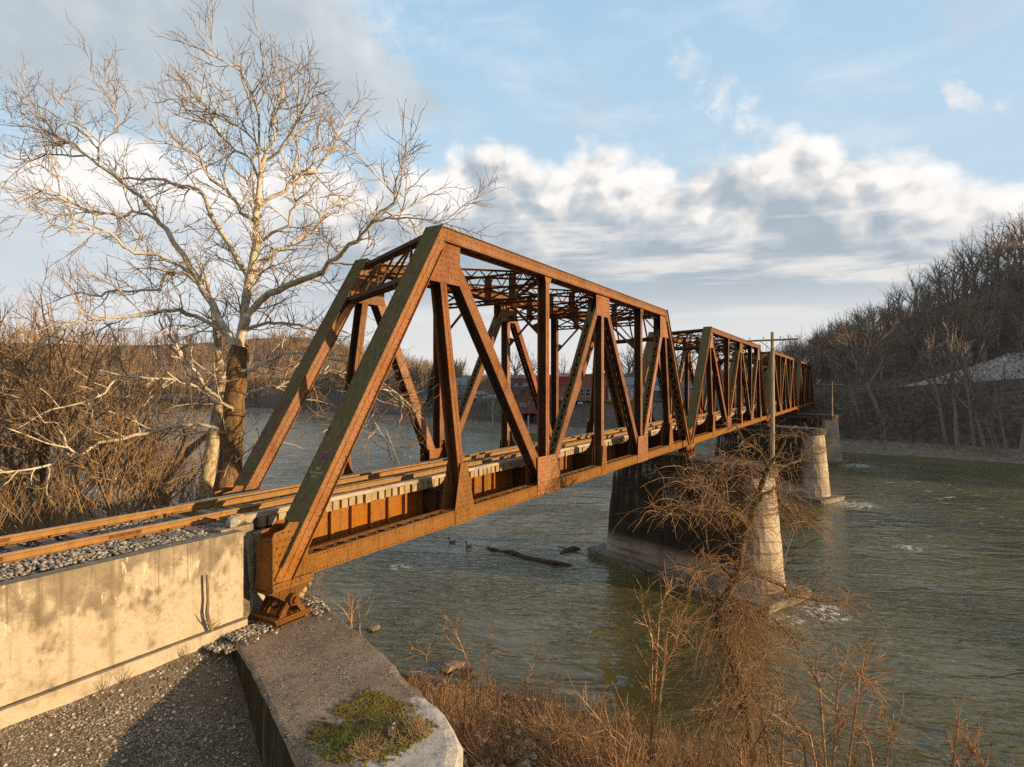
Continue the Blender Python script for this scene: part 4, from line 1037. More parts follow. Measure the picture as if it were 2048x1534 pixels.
for i, l in enumerate(LIMBS):
    if i and l[2] > .085 and l[4][0][1] > 640 and l[0] > -2:       # root the limb inside the trunk
        uc = float(np.interp(l[4][0][1]+6, [p[1] for p in TRUNK][::-1], [p[0] for p in TRUNK][::-1])); l = (*l[:4], [(uc, l[4][0][1]+8)]+l[4])
    q, r = traced(l)
    if i == 0: q[0][2] = b0[2]-.5; r[0] *= 1.25; tl.append((q, r)); continue
    (tl if r[0] > .25 else main).append((q, r))
    grow(rng, crown, q, r, 0, cfgS)
tree_parts(syc, tl, None, SYC, None, 12)
V, F = tubes_np(main, 8); o = bpy.data.objects.new('limb', np_mesh('limb', V-b0, F, SYCL)); link(o, syc)
V1, F1 = tubes_np(crown[0], 5); V2, F2 = tubes_np(crown[1]+crown[2], 3)
o = bpy.data.objects.new('crown', np_mesh('crown', np.concatenate([V1, V2])-b0, np.concatenate([F1, F2+len(V1)]), [SYCL, TWIG], True, np.r_[np.zeros(len(F1)), np.ones(len(F2))])); link(o, syc)
m = MB(); tips = crown[2]; oct_ = np.array([(1,0,0),(-1,0,0),(0,1,0),(0,-1,0),(0,0,1),(0,0,-1)])
for q, _ in rng.sample(tips, min(len(tips), 1500)):
    c = q[-1]-np.array((0, 0, .07)); m.add(list(c+oct_*.02), [(0,2,4),(2,1,4),(1,3,4),(3,0,4),(2,0,5),(1,2,5),(3,1,5),(0,3,5)])
m.build('seed_balls', SEED, syc)
print('SYC', sum(len(v) for v in crown.values()))

# second mottled trunk just left of it
b1 = at(408, 1010, 27.5); b1[2] = float(H(b1[0], b1[1]))
t2 = empty('sycamore_tree', b1, 'thinner mottled pale trunk standing beside the big sycamore, leaning right', 'tree')
px = [(404,1060),(412,985),(420,920),(428,870),(436,820),(442,780),(444,740),(436,700),(430,650),(424,610),(412,560)]
Q = np.array([at(u, v, 27.5+.15*i) for i, (u, v) in enumerate(px)]); Q[0][2] = b1[2]-.4; r = np.linspace(.37, .07, len(px)); cr = {}
grow(rng, cr, Q[5:], r[5:], 0, [dict(per_m=1.1, ang=(35, 70), len=(1.2, 3.2), r=(.05, .015), kink=.3, pts=7, up=.1), dict(per_m=1.8, ang=(25, 65), len=(.4, 1.2), r=(.015, .006), kink=.35, pts=4), dict(per_m=2.4, ang=(20, 60), len=(.2, .5), r=(.008, .004), kink=.3, pts=3)])
tree_parts(t2, [(Q, r)]+cr[0], cr[1]+cr[2], bark_mat('mottled_bark', [(.32,(.16,.10,.05)),(.47,(.36,.27,.15)),(.58,(.55,.47,.31)),(.72,(.30,.22,.12))], 3., (1.5,1.5,.8)), TWIG, 10)

# ---- generic bare tree
def bare(rng, h, r0, lean=(0, 0), spread=1., dense=1., tw=.02, forks=2, low=.3, slim=False):
    d = unit((lean[0], lean[1], 1)); tr, cr = [], {}
    q = wander(rng, (0, 0, -.6), d, h*(.8 if slim else .5), 9, .07 if slim else .09, .02); r = taper(r0, r0*.3, 9); tr.append((q, r))
    out = {}
    cfg = [dict(n=int(8*forks*.8), ang=(20, 45) if slim else (28, 66), len=(.22, .42) if slim else (.55, .95), rel=1, r=(r0*.46, tw*1.4), kink=.17, pts=6, t0=low, up=.22, lift=.06),
           dict(n=max(3, int(7*dense)), ang=(22, 60), len=(.35, .65), rel=1, r=(tw*2., tw*.8), kink=.2, pts=5, t0=.25, up=.15, lift=.03),
           dict(n=max(3, int(5*dense)), ang=(20, 60), len=(.35, .65), rel=1, r=(tw, tw*.5), kink=.22, pts=3, t0=.2, up=.1)]
    grow(rng, out, q, r, 0, cfg)
    tr += out[0]; return tr, out[1]+out[2]
class Proto:
    def __init__(s, seed, mt, mc, h, **k):
        rg = random.Random(seed); s.h = h; tr, cr = bare(rg, h, **k); s.lines = (tr, cr)
        V, F = tubes_np(tr, 5); s.tm = np_mesh('trunk', V, F, mt); V, F = tubes_np(cr, 3); s.cm = np_mesh('crown', V, F, mc)
    def place(s, p, rz, sc, label, cat='tree', group=None, name='bare_tree', tilt=(0, 0)):
        o = empty(name, p, label, cat, group); o.rotation_euler = (tilt[0], tilt[1], rz); o.scale = (sc, sc, sc)
        for nm, me in (('trunk', s.tm), ('crown', s.cm)): link(bpy.data.objects.new(nm, me), o)
        return o
GP = [Proto(100+i, GRY, (GRYT, GRYT, REDT)[i % 3], 20, r0=.42, tw=.03, dense=.75+.12*(i % 3), low=.34+.08*(i % 4)) for i in range(6)]
SP = [Proto(150+i, GRY, GRYT, 20, r0=.34, tw=.028, dense=.7, low=.42, slim=True) for i in range(4)]
def gz(x, y): return float(H(x, y))
rng = random.Random(9)

# trees on the sandy far bank, right of the bridge (trunk foot pixel, lean to the left in degrees, height)
for i, (u, v, ln, h, lab) in enumerate([
    (1757, 890, 17, 30, 'largest leaning grey tree behind the far pier, pale upper limbs'), (1719, 889, 14, 17, 'dark leaning tree beside the stone abutment'),
    (1771, 901, 2, 9, 'small thin tree standing alone on the sand at the water edge'), (1832, 874, 22, 15, 'dark trunk leaning hard left on the far bank below the path'),
    (1894, 904, 13, 24, 'leaning pale trunk, left one of the pair at the sandy bank'), (1916, 907, 6, 27, 'straighter pale trunk, right one of the pair at the sandy bank'),
    (1951, 910, 4, 22, 'slim tree right of the pair on the sandy bank'), (1972, 912, 8, 25, 'mossy trunk in front of the clump on the sandy bank'),
    (1990, 913, 11, 15, 'thin left stem of the bank clump'), (2000, 914, 14, 13, 'thin middle stem of the bank clump'), (2016, 916, 19, 16, 'leaning right stem of the bank clump'), (2040, 919, 2, 21, 'tree at the right edge of the sandy bank')]):
    p = at_z(u, v, -8.7); p = CAM+(p-CAM)*1.02; p[2] = gz(p[0], p[1])-.1
    pr_ = GP[2] if i == 0 else SP[i % 4]; a = R(ln); ax = FWD*a     # tilt about the view direction, towards the left
    o = pr_.place(p, rng.uniform(0, 6.28), h/20, lab, 'tree', 'bare trees along the sandy far bank', 'bank_tree')
    o.rotation_mode = 'QUATERNION'; from mathutils import Quaternion
    o.rotation_quaternion = Quaternion(Vector(FWD), -a) @ Quaternion((0, 0, 1), rng.uniform(0, 6.28))
# trees on the skyline of the wooded hill
for i, (u, dep, h) in enumerate([(1605,262,14),(1640,250,15),(1668,246,16),(1695,240,15),(1722,236,18),(1748,228,17),(1775,222,19),(1802,216,21),(1830,212,23),(1853,208,18),(1880,206,25),(1905,204,22),(1930,202,26),(1952,204,29),(1975,200,27),(1996,204,30),(2018,200,26),(2042,203,30),(2066,200,27),(1860,190,17),(1915,186,19),(1985,184,20),(2030,180,20)]):
    p = at(u, 700, dep); p[2] = gz(p[0], p[1])-.2
    GP[(i*5+1) % 6].place(p, rng.uniform(0, 6.28), h/20, ('tall bare tree standing on the skyline of the wooded hill' if h > 20 else 'smaller bare tree on the descending skyline of the hill'), 'tree', 'bare skyline trees of the hill', 'hill_tree')
# trees spread over the slope
k = 0
while k < 120:
    y = rng.uniform(-62, 14); f_ = rng.uniform(9, 118); x = float(xs_far(y))+f_
    if 25 < f_ < 36: continue
    h = rng.uniform(11, 18)
    if f_ < 36: continue
    GP[rng.randrange(6)].place((x, y, gz(x, y)-.2), rng.uniform(0, 6.28), h/20, 'bare brown tree on the wooded slope above the path' if f_ > 36 else 'bare low tree between the path and the sandy bank', 'tree', 'bare trees on the wooded slope', 'hill_tree', (rng.uniform(-.12, .12), rng.uniform(-.12, .12))); k += 1
# the wood behind and its brush read as one mass
def mass(name, n, fn, protos, mats, label, keep=1.):
    L = {}
    for _ in range(n):
        q = fn(rng)
        if q is None: continue
        x, y, sc, mi = q; z = gz(x, y); a = rng.uniform(0, 6.28); ca, sa = math.cos(a), math.sin(a); M = np.array(((ca, -sa, 0), (sa, ca, 0), (0, 0, 1)))*sc
        tr, cr = protos[rng.randrange(len(protos))]
        for ls in (tr, cr):
            for p, r in ls:
                if rng.random() < keep: L.setdefault(mi, []).append((p@M.T+np.array((x, y, z)), r*sc))
    VV, FF, MM, off = [], [], [], 0
    for mi, ls in L.items():
        V, F = tubes_np(ls, 3); VV.append(V); FF.append(F+off); MM.append(np.full(len(F), mi)); off += len(V)
    o = bpy.data.objects.new(name, np_mesh(name, np.concatenate(VV), np.concatenate(FF), mats, True, np.concatenate(MM))); link(o); tag(o, label, None, None, 'stuff'); return o
small = []
for i in range(5):
    rg = random.Random(400+i); tr, out = [], {}
    q = wander(rg, (0, 0, -.3), (rg.gauss(0, .1), rg.gauss(0, .1), 1), 6.5, 5, .12); r = taper(.16, .05, 5)
    grow(rg, out, q, r, 0, [dict(n=8, ang=(20, 55), len=(.35, .7), rel=1, r=(.06, .03), kink=.2, pts=4, t0=.15, up=.25), dict(n=5, ang=(20, 55), len=(.3, .6), rel=1, r=(.04, .022), kink=.25, pts=3, t0=.2, up=.15)])
    small.append(([(q, r)]+out[0], out[1]))
def f_hill(rng):
    y = rng.uniform(-68, 30); f_ = rng.choice((rng.uniform(34, 60), rng.uniform(40, 150), rng.uniform(40, 150), rng.uniform(8, 25), rng.uniform(10, 25))); x = float(xs_far(y))+f_
    return x, y, (rng.uniform(.6, 1.5) if f_ < 95 else rng.uniform(.5, .9)) if f_ > 30 else rng.uniform(.14, .42), rng.choice((0, 0, 1, 2))
mass('hillside_woods', 1150, f_hill, small, [GRYT, GRYT, REDT], 'dense bare woods covering the hillside')
def f_bank(rng):
    y = rng.uniform(30, 260); f_ = rng.uniform(2, 30) if y < 130 else rng.uniform(2, 120); x = float(xs_far(y))+f_
    return x, y, rng.uniform(.18, .5) if y < 100 else rng.uniform(.3, 1.0), rng.choice((0, 1, 2))
mass('far_bank_brush', 520, f_bank, small, [GRYT, REDT, REDT], 'brown leafless brush along the far bank', .8)
def f_left(rng):
    a = rng.uniform(R(14), R(76)); d = rng.uniform(250, 1000) if a < R(38) else rng.uniform(280, 950); x, y = CAM[0]+d*math.cos(a), CAM[1]+d*math.sin(a)
    if x < xs_far(y)+3: return None
    lowz = a < R(36)
    return x, y, (rng.uniform(.7, 1.5) if lowz else rng.uniform(1.3, 2.6)*(1+d/1400)), rng.choice((0, 1, 1))
mass('far_woods', 2600, f_left, [(t[0][:6], t[1][:22]) for t in small], [GRYT, REDT], 'brown bare woods on the distant left hills')

# trees behind the houses across the river (seen through the truss)
for i, (u, dep, h) in enumerate([(905,265,19),(940,255,15),(985,240,24),(1030,238,28),(1062,232,26),(1128,238,22),(1152,236,17),(1215,228,24),(1250,220,27),(1268,224,29),(1350,214,26),(1378,210,25),(1402,206,24),(1440,200,22),(1475,200,21),(820,280,19),(780,290,18)]):
    p = at(u, 800, dep); p[2] = gz(p[0], p[1])-.2
    GP[i % 6].place(p, rng.uniform(0, 6.28), h/20, 'bare tree rising behind the riverside buildings seen through the truss', 'tree', 'bare trees behind the riverside buildings', 'town_tree')
p = at(987, 842, 186); p[2] = gz(p[0], p[1])
Proto(55, bark_mat('white_bark', [(.3,(.3,.28,.25)),(.7,(.55,.53,.5))]), GRYT, 20, r0=.4, tw=.035, dense=.8, low=.5).place(p, 1., .85, 'pale trunked bare tree on the lawn in front of the brown brick building', 'tree', None, 'bank_tree')
# evergreen
def spruce(p, h, lab):
    r = empty('spruce_tree', p, lab, 'tree'); rg = random.Random(31); m = MB(); m.tube([p-(0,0,.3), p+(0,0,h)], [.3, .03], 6); m.build('trunk', GRY, r); m = MB()
    for i in range(900):
        t = rg.random()**.8; z = h*(.08+.92*t); rad = (1-t)*h*.24*rg.uniform(.5, 1.05)+.1; a = rg.uniform(0, 6.28); c = p+np.array((math.cos(a)*rad*.3, math.sin(a)*rad*.3, z)); e = p+np.array((math.cos(a)*rad, math.sin(a)*rad, z-.25*rad)); sd = np.array((-math.sin(a), math.cos(a), 0))*.35*(1.1-t)
        m.add([c, e+sd, e-sd, lerp(c, e, .6)+(0,0,.25)], [(0,1,3),(0,3,2),(1,2,3)])
    m.build('crown', simple('spruce_needles', [(.3,(.018,.026,.018)),(.7,(.05,.065,.04))], 1.5, .9), r)
p = at(868, 830, 225); p[2] = gz(p[0], p[1]); spruce(p, 19, 'dark evergreen spruce across the river beside the nearest truss post')

# ---- thicket left of the track
BP = [Proto(200+i, BRN, BRNT, 12, r0=.14, tw=.0115, dense=1.1, low=.2) for i in range(4)]
for i, (u, dep, h) in enumerate([(95,30,14),(130,27,12),(250,33,13),(300,36,14),(60,38,13),(210,24,9),(345,31,10),(20,29,10),(160,40,15),(385,42,11),(-40,30,13),(280,26,7),(110,44,18),(230,46,18),(20,50,18),(70,27,11),(310,50,15)]):
    p = at(u, 900, dep); p[2] = gz(p[0], p[1])-.2
    BP[i % 4].place(p, rng.uniform(0, 6.28), 1.22*h/12, 'brown bare thicket tree left of the track behind the sycamore limbs', 'tree', 'bare thicket trees left of the track', 'thicket_tree', (rng.uniform(-.15, .15), rng.uniform(-.15, .15)))
WP = Proto(260, SYCL, TWIG, 14, r0=.24, tw=.014, dense=1., low=.15)
for u, dep, h, lab in ((160, 46, 14, 'small white barked sycamore deep in the thicket'), (215, 58, 13, 'second white barked sycamore farther back in the thicket')):
    p = at(u, 860, dep); p[2] = gz(p[0], p[1])-.2; WP.place(p, rng.uniform(0, 6), h/14, lab, 'tree', None, 'sycamore_tree')
# forked leaning brown trunk at the water behind the thicket
pl = at(330, 1000, 33); pl[2] = gz(pl[0], pl[1]); fk = empty('forked_tree', pl, 'forked bare brown trunk leaning right over the water behind the thicket', 'tree'); ls, cr = [], {}
for px, ra, rb in (([(325,1010),(340,955),(358,925),(380,900),(401,882),(425,862),(440,835)], .36, .1), ([(352,935),(362,905),(372,880),(368,860)], .2, .08), ([(318,1000),(300,950),(290,900),(300,860),(296,800)], .3, .08)):
    q = np.array([at(u, v, 33+.2*j) for j, (u, v) in enumerate(px)]); r = np.linspace(ra, rb, len(px)); ls.append((q, r))
    grow(rng, cr, q, r, 0, [dict(per_m=.8, ang=(25, 60), len=(.8, 2), r=(.04, .014), kink=.3, pts=6, up=.2), dict(per_m=1.8, ang=(20, 60), len=(.3, .9), r=(.013, .006), kink=.3, pts=4, up=.1)])
tree_parts(fk, ls, cr[0]+cr[1], BRN, BRNT, 8)
def stems(name, n, fn, mats, label, k=3):
    L = {}
    for _ in range(n):
        q = fn(rng)
        if q is None: continue
        p, d, ln, r, mi, kink, drop = q; L.setdefault(mi, []).append((wander(rng, p, d, ln, 6, kink, drop), taper(r, r*.4, 6)))
    VV, FF, MM, off = [], [], [], 0
    for mi, ls in L.items():
        V, F = tubes_np(ls, k); VV.append(V); FF.append(F+off); MM.append(np.full(len(F), mi)); off += len(V)
    o = bpy.data.objects.new(name, np_mesh(name, np.concatenate(VV), np.concatenate(FF), mats, True, np.concatenate(MM))); link(o); return tag(o, label, None, None, 'stuff')
def f_fb(rng):
    y = rng.uniform(-62, 14); f_ = rng.uniform(5.5, 26); x = float(xs_far(y))+f_
    if float(vnoise(x, y, 4., 51)) < -.12 and f_ > 9 or (f_ < 9 and rng.random() < .8): return None
    return (x, y, gz(x, y)-.05), (rng.gauss(0, .7), rng.gauss(0, .7), .8), rng.uniform(.8, 4.5), rng.uniform(.018, .05), rng.choice((0, 1, 1)), .3, -.04
stems('far_bank_undergrowth', 4200, f_fb, [GRYT, REDT], 'tangled grey brown brush on the bank below the path')
def f_th(rng):
    y = 6.6+rng.random()**1.2*26; x = rng.uniform(-9, min(11, float(xs_near(y))-1))
    d = (rng.gauss(0, .4), rng.gauss(0, .4), 1); ln = rng.uniform(.8, 4.2) if y > 9 else rng.uniform(.3, 1.5)
    return (x, y, gz(x, y)-.05), d, ln, rng.uniform(.006, .016), rng.choice((0, 0, 1)), .22, -.03
stems('undergrowth', 3400, f_th, [BRNT, VINE], 'tangled brown brush left of the track')

# ---- near bank: vine tangled tree, shrubs, brush
VD = 22.3
vp = at(1497, 1462, VD); vp[2] = gz(vp[0], vp[1])
vt = empty('vine_tree', vp, 'dark leaning tree hung with tangled orange vines in front of the nearest pier', 'tree')
VL = [(0, .3, .21, .10, [(1500,1500),(1492,1420),(1468,1320),(1434,1252),(1440,1212),(1459,1182),(1479,1118),(1488,1065),(1512,1006),(1535,939)]),
      (.3, .8, .09, .025, [(1535,939),(1552,930),(1570,932),(1592,922),(1617,913),(1640,905)]),
      (.2, -1.2, .10, .025, [(1491,1052),(1475,1032),(1453,1024),(1418,1020),(1380,1018),(1345,1016),(1322,1030)]),
      (.3, -.7, .07, .02, [(1470,1040),(1441,1001),(1418,977),(1394,960),(1372,970)]),
      (.3, .4, .07, .02, [(1512,1006),(1526,989),(1553,977),(1558,1000),(1579,1024),(1602,1036),(1604,1046)]),
      (.1, .9, .08, .018, [(1479,1140),(1520,1152),(1561,1170),(1582,1191),(1614,1197),(1660,1205),(1700,1198)]),
      (.2, -.9, .06, .018, [(1468,1160),(1440,1130),(1410,1120),(1390,1140),(1375,1175)]),
      (.1, .7, .07, .02, [(1450,1215),(1490,1230),(1540,1235),(1575,1260),(1600,1300)]),
      (.3, -.4, .06, .015, [(1535,939),(1520,905),(1490,880),(1470,850),(1455,858)]),
      (.3, .6, .06, .015, [(1538,935),(1560,900),(1572,870),(1600,862),(1622,880)]),
      (.3, .2, .06, .015, [(1530,950),(1500,925),(1470,915),(1440,930),(1430,955)])]
tr, cr, vines = [], {}, []
for d0, d1, ra, rb, px in VL:
    q = np.array([at(u, v, VD+lerp(d0, d1, j/(len(px)-1))) for j, (u, v) in enumerate(px)]); q = np.array([lerp(q[int(f)], q[min(int(f)+1, len(q)-1)], f-int(f))+(np.array([rng.gauss(0, .03) for _ in range(3)])) for f in np.linspace(0, len(q)-1, len(q)*2-1)])
    r = np.linspace(ra, rb, len(q)); tr.append((q, r))
    grow(rng, cr, q, r, 0, [dict(per_m=1.5 if px[-1][1] < 930 else 2.3, ang=(30, 85), len=(.4, 1.5), r=(.014, .006), kink=.42, pts=8, t0=.1, lift=-.09), dict(per_m=2.6, ang=(30, 80), len=(.25, .8), r=(.007, .004), kink=.5, pts=5, lift=-.04)])
    up_ = px[-1][1] < 930
    for _ in range(int((9 if up_ else 44)*np.linalg.norm(np.diff(q, axis=0), axis=1).sum())):
        f = rng.random()*(len(q)-1); j = int(f); p = lerp(q[j], q[min(j+1, len(q)-1)], f-j)
        if rng.random() < .55:    # hanging
            v_ = wander(rng, p+np.array((rng.gauss(0, .22), rng.gauss(0, .22), rng.gauss(0, .1))), (rng.gauss(0, .7), rng.gauss(0, .7), .35), rng.uniform(.8, 2.6), 8, .32, -.22)
        else:
            v_ = wander(rng, p+np.array((rng.gauss(0, .2), rng.gauss(0, .2), 0)), (rng.gauss(0, .9), rng.gauss(0, .9), rng.gauss(0, .8)), rng.uniform(.5, 1.5), 7, .65, -.02)
        vines.append((v_, taper(rng.uniform(.006, .011), .004, len(v_))))
low = at(1470, 1330, VD)
for _ in range(900):
    p = low+np.array((rng.gauss(0, .5), rng.gauss(0, .5), rng.uniform(-1.8, 2.6)))+RGT*rng.gauss(.2, .5)
    v_ = wander(rng, p, (rng.gauss(0, .6), rng.gauss(0, .6), -.2), rng.uniform(.8, 2.4), 7, .4, -.10); vines.append((v_, taper(rng.uniform(.005, .009), .0035, 7)))
tree_parts(vt, tr, None, DARKB, None, 8)
al = vines+cr[0]+cr[1]; rng.shuffle(al); VV, FF, MM, off = [], [], [], 0
q3 = (al[:int(len(al)*.6)], al[int(len(al)*.6):int(len(al)*.8)], al[int(len(al)*.8):])
for i in range(3):
    V, F = tubes_np(q3[i], 3); VV.append(V); FF.append(F+off); MM.append(np.full(len(F), i)); off += len(V)
link(bpy.data.objects.new('vines', np_mesh('vines', np.concatenate(VV)-vp, np.concatenate(FF), [VINE, DEADW, BRNT], True, np.concatenate(MM))), vt)

def shrub(u, v, dep, px_stems, label, leaves=0, n=16, mat=VINE, cat='shrub', dense=1., hgt=(1.4, 2.8)):
    p = at(u, v, dep); p[2] = gz(p[0], p[1]); r = empty('bare_shrub', p, label, cat, 'leafless shrubs on the near bank'); st, cr = [], {}
    for px in px_stems:
        q = np.array([at(a, b, dep+rng.gauss(0, .1)) for a, b in px]); q[0] = p+np.array((rng.gauss(0, .05), rng.gauss(0, .05), -.1))
        rr = taper(.034, .010, len(q)); st.append((q, rr)); grow(rng, cr, q, rr, 0, [dict(per_m=4.6*dense, ang=(20, 65), len=(.3, 1.2), r=(.014, .006), kink=.3, pts=6, t0=.2, up=.12, lift=-.03), dict(per_m=2.8, ang=(20, 60), len=(.15, .5), r=(.006, .004), kink=.3, pts=3)])
    for _ in range(int(n*1.5)):
        q = wander(rng, p+np.array((rng.gauss(0, .25), rng.gauss(0, .25), -.05)), (rng.gauss(0, .45), rng.gauss(0, .45), 1), rng.uniform(*hgt), 7, .16, -.035); rr = taper(.014, .005, 7); st.append((q, rr))
        grow(rng, cr, q, rr, 0, [dict(per_m=2.6, ang=(20, 65), len=(.2, .8), r=(.009, .005), kink=.3, pts=5, t0=.3, lift=-.03)])
    tree_parts(r, st, sum(cr.values(), []), mat, mat, 4, 3, None, ('stem', 'crown'))
    if leaves:
        m = MB(); tips = cr[0]
        for _ in range(leaves):
            q = tips[rng.randrange(len(tips))][0]; c = q[-1]
            if c[2] < p[2]+1.7: continue
            a, b_ = rnd_perp(rng, np.array((0, 0, 1.)))*.05, np.array((rng.gauss(0, .03), rng.gauss(0, .03), -.12)); m.add([c, c+a+b_*.5, c+b_, c-a+b_*.5], [(0,1,2,3)])
        m.build('dead_leaves', simple('dead_leaf', [(.3,(.2,.07,.02)),(.7,(.42,.18,.05))], 9, .8), r)
shrub(925, 1530, 19, [[(925,1480),(930,1400),(938,1330),(918,1280),(905,1250)], [(925,1480),(960,1390),(968,1320),(985,1280)], [(850,1440),(856,1370),(852,1310),(835,1300)]], 'shrub with a few hanging dead leaves beside the abutment end', 60, 12)
shrub(1015, 1500, 18.5, [[(1015,1480),(1030,1400),(1060,1350),(1080,1290)], [(1010,1480),(990,1400),(975,1340)]], 'low spreading shrub right of the shrub with dead leaves', 0, 16, hgt=(1., 2.2))
shrub(1300, 1530, 17.5, [[(1300,1534),(1302,1440),(1304,1350),(1305,1280),(1288,1235),(1283,1180)], [(1304,1300),(1318,1240),(1330,1190),(1345,1178)], [(1304,1290),(1335,1262),(1372,1240)], [(1303,1370),(1330,1330),(1352,1290),(1356,1250)]], 'tall slender shrub rising against the dark water left of the vine tree', 0, 10, dense=.9)
shrub(1240, 1540, 16.5, [[(1240,1534),(1230,1480),(1200,1440),(1150,1380)], [(1240,1534),(1262,1470),(1255,1420)]], 'bushy tangle at the foot of the tall slender shrub', 0, 26, hgt=(1., 2.))
shrub(1120, 1534, 17.5, [[(1120,1534),(1115,1470),(1100,1410),(1110,1380)]], 'thin wiry shrub in the middle of the near bank', 0, 18, hgt=(.9, 1.9))
shrub(1668, 1560, 15.5, [[(1668,1560),(1668,1490),(1672,1420),(1680,1350),(1690,1320)], [(1672,1430),(1640,1380),(1622,1330)], [(1672,1440),(1715,1380),(1740,1300)], [(1668,1490),(1620,1470),(1560,1450)], [(1670,1480),(1720,1460),(1790,1480)], [(1672,1400),(1720,1350),(1752,1372),(1775,1430)]], 'wide forked shrub right of the vine tree', 0, 14, dense=1.3)
shrub(1560, 1560, 16.5, [[(1560,1560),(1565,1480),(1575,1410),(1560,1360)], [(1560,1560),(1530,1470),(1520,1420)]], 'matted shrub between the vine tree and the wide forked shrub', 0, 26, hgt=(1.2, 2.2))
shrub(1395, 1560, 16.8, [[(1395,1560),(1400,1470),(1420,1440),(1385,1430)], [(1400,1560),(1430,1500),(1440,1440)]], 'yellowish shrub in front of the vine tree trunk', 0, 20, hgt=(.9, 1.8))
shrub(1900, 1600, 15, [[(1900,1600),(1905,1530),(1910,1480),(1920,1450)], [(1900,1600),(1930,1530),(1950,1490)]], 'small shrub at the lower right above the water', 0, 14, dense=1.2, hgt=(.7, 1.5))
shrub(720, 1330, 17.5, [[(700,1300),(702,1250),(703,1215)], [(700,1300),(720,1240)]], 'few thin stems poking up behind the abutment edge', 0, 6, hgt=(.8, 1.6))
shrub(1490, 1580, 16.2, [[(1490,1580),(1480,1500),(1450,1440),(1420,1410)], [(1490,1580),(1510,1490),(1540,1430),(1600,1410)]], 'dense matted shrub directly below the vine tree trunk', 0, 30, hgt=(1.2, 2.4))
shrub(1620, 1590, 15.6, [[(1620,1590),(1610,1500),(1590,1440)], [(1620,1590),(1640,1500),(1700,1440)]], 'tangled shrub at the base of the wide forked shrub', 0, 26, hgt=(1.0, 2.0))
shrub(880, 1470, 20, [[(880,1440),(890,1380),(905,1340)], [(880,1440),(860,1390),(845,1350)]], 'small twiggy shrub by the rounded abutment corner', 0, 12, hgt=(.8, 1.7))
shrub(1180, 1560, 16.8, [[(1180,1560),(1190,1480),(1210,1430)], [(1180,1560),(1160,1490),(1120,1450)]], 'rounded shrub between the wiry shrub and the bushy tangle', 0, 24, hgt=(.9, 1.9))
shrub(1770, 1590, 15.4, [[(1770,1590),(1775,1500),(1790,1450)], [(1770,1590),(1740,1500),(1722,1450)]], 'low tan shrub right of the wide forked shrub', 0, 20, hgt=(.8, 1.6))
shrub(1980, 1610, 14.8, [[(1980,1610),(1975,1550),(1960,1510)]], 'tiny wiry shrub at the bottom right corner', 0, 12, hgt=(.5, 1.1))
def f_bb(rng):
    y = rng.uniform(-13, 4.5); x = float(xs_near(y))-rng.random()**1.1*9.5-.3
    if x < float(xa(y))+.6 and y > -6.6: return None
    k = float(vnoise(x, y, 1.3, 41))+.5*float(vnoise(x, y, .5, 42))
    if rng.random() > .25+1.6*max(0, k+.12): return None
    d = (rng.gauss(0, .6), rng.gauss(0, .6), .9); return (x, y, gz(x, y)-.04), d, rng.uniform(.25, .8)+max(0, k+.15)*rng.uniform(.6, 3.4), rng.uniform(.005, .010), rng.choice((0, 0, 1, 1, 2)), .28, -.06
stems('bank_brush', 15000, f_bb, [VINE, BRNT, DEADW], 'dry brown brush and weeds on the near bank')
# ------------------------------------------------------------------ poles, signs, lamp
WOODP = simple('pole_wood', [(.3,(.20,.15,.10)),(.55,(.40,.32,.22)),(.75,(.5,.42,.31))], 2.5, .92, 18, .006, sc=(4,4,.35))
GLASSY = simple('insulator_glass', [(.4,(.12,.16,.15)),(.6,(.2,.24,.22))], 9., .2, spec=.6)
def pole(p, h, r, lab, arm=3.2, tone=WOODP):
    o = empty('utility_pole', p, lab, 'utility pole', 'old utility poles standing on the river piers'); p = np.array(p)
    m = MB(); m.tube([p+(0,0,-.02), p+(0.02,0,h*.5), p+(0,0,h)], [r, r*.88, r*.72], 10); m.build('post', tone, o)
    a = unit((.10, 1, 0)); m = MB(); c = p+np.array((-r*.9, 0, h-.55)); m.bar(c-a*arm/2, c+a*arm/2, .10, .12); arm_o = m.build('crossarm', tone, o)
    m = MB()
    for s in (-1, 1): m.bar(c+a*.75*s+(-.02,0,-.05), p+np.array((-r, 0, h-1.25)), .035, .012, (1,0,0))
    m.build('brace', RUSTD, o); m = MB()
    for s in (-.95, -.62, -.32, .35, .9):
        q = c+a*arm/2*s; m.tube([q+(0,0,.06), q+(0,0,.16), q+(0,0,.17), q+(0,0,.25)], [.015, .015, .045, .03], 7)
    m.build('insulator', GLASSY, o); return o
pb = at(1545, 932, 39.4); pole((pb[0], pb[1], -.885), at(1538, 664, 39.4)[2]+.885, .155, 'tall weathered utility pole with one crossarm on the nearest pier')
pb = at(1664.5, 826, 102); pole((pb[0], pb[1], -.885), at(1664.5, 763, 102)[2]+.885, .11, 'small distant utility pole with a crossarm on the farthest pier', 3.)
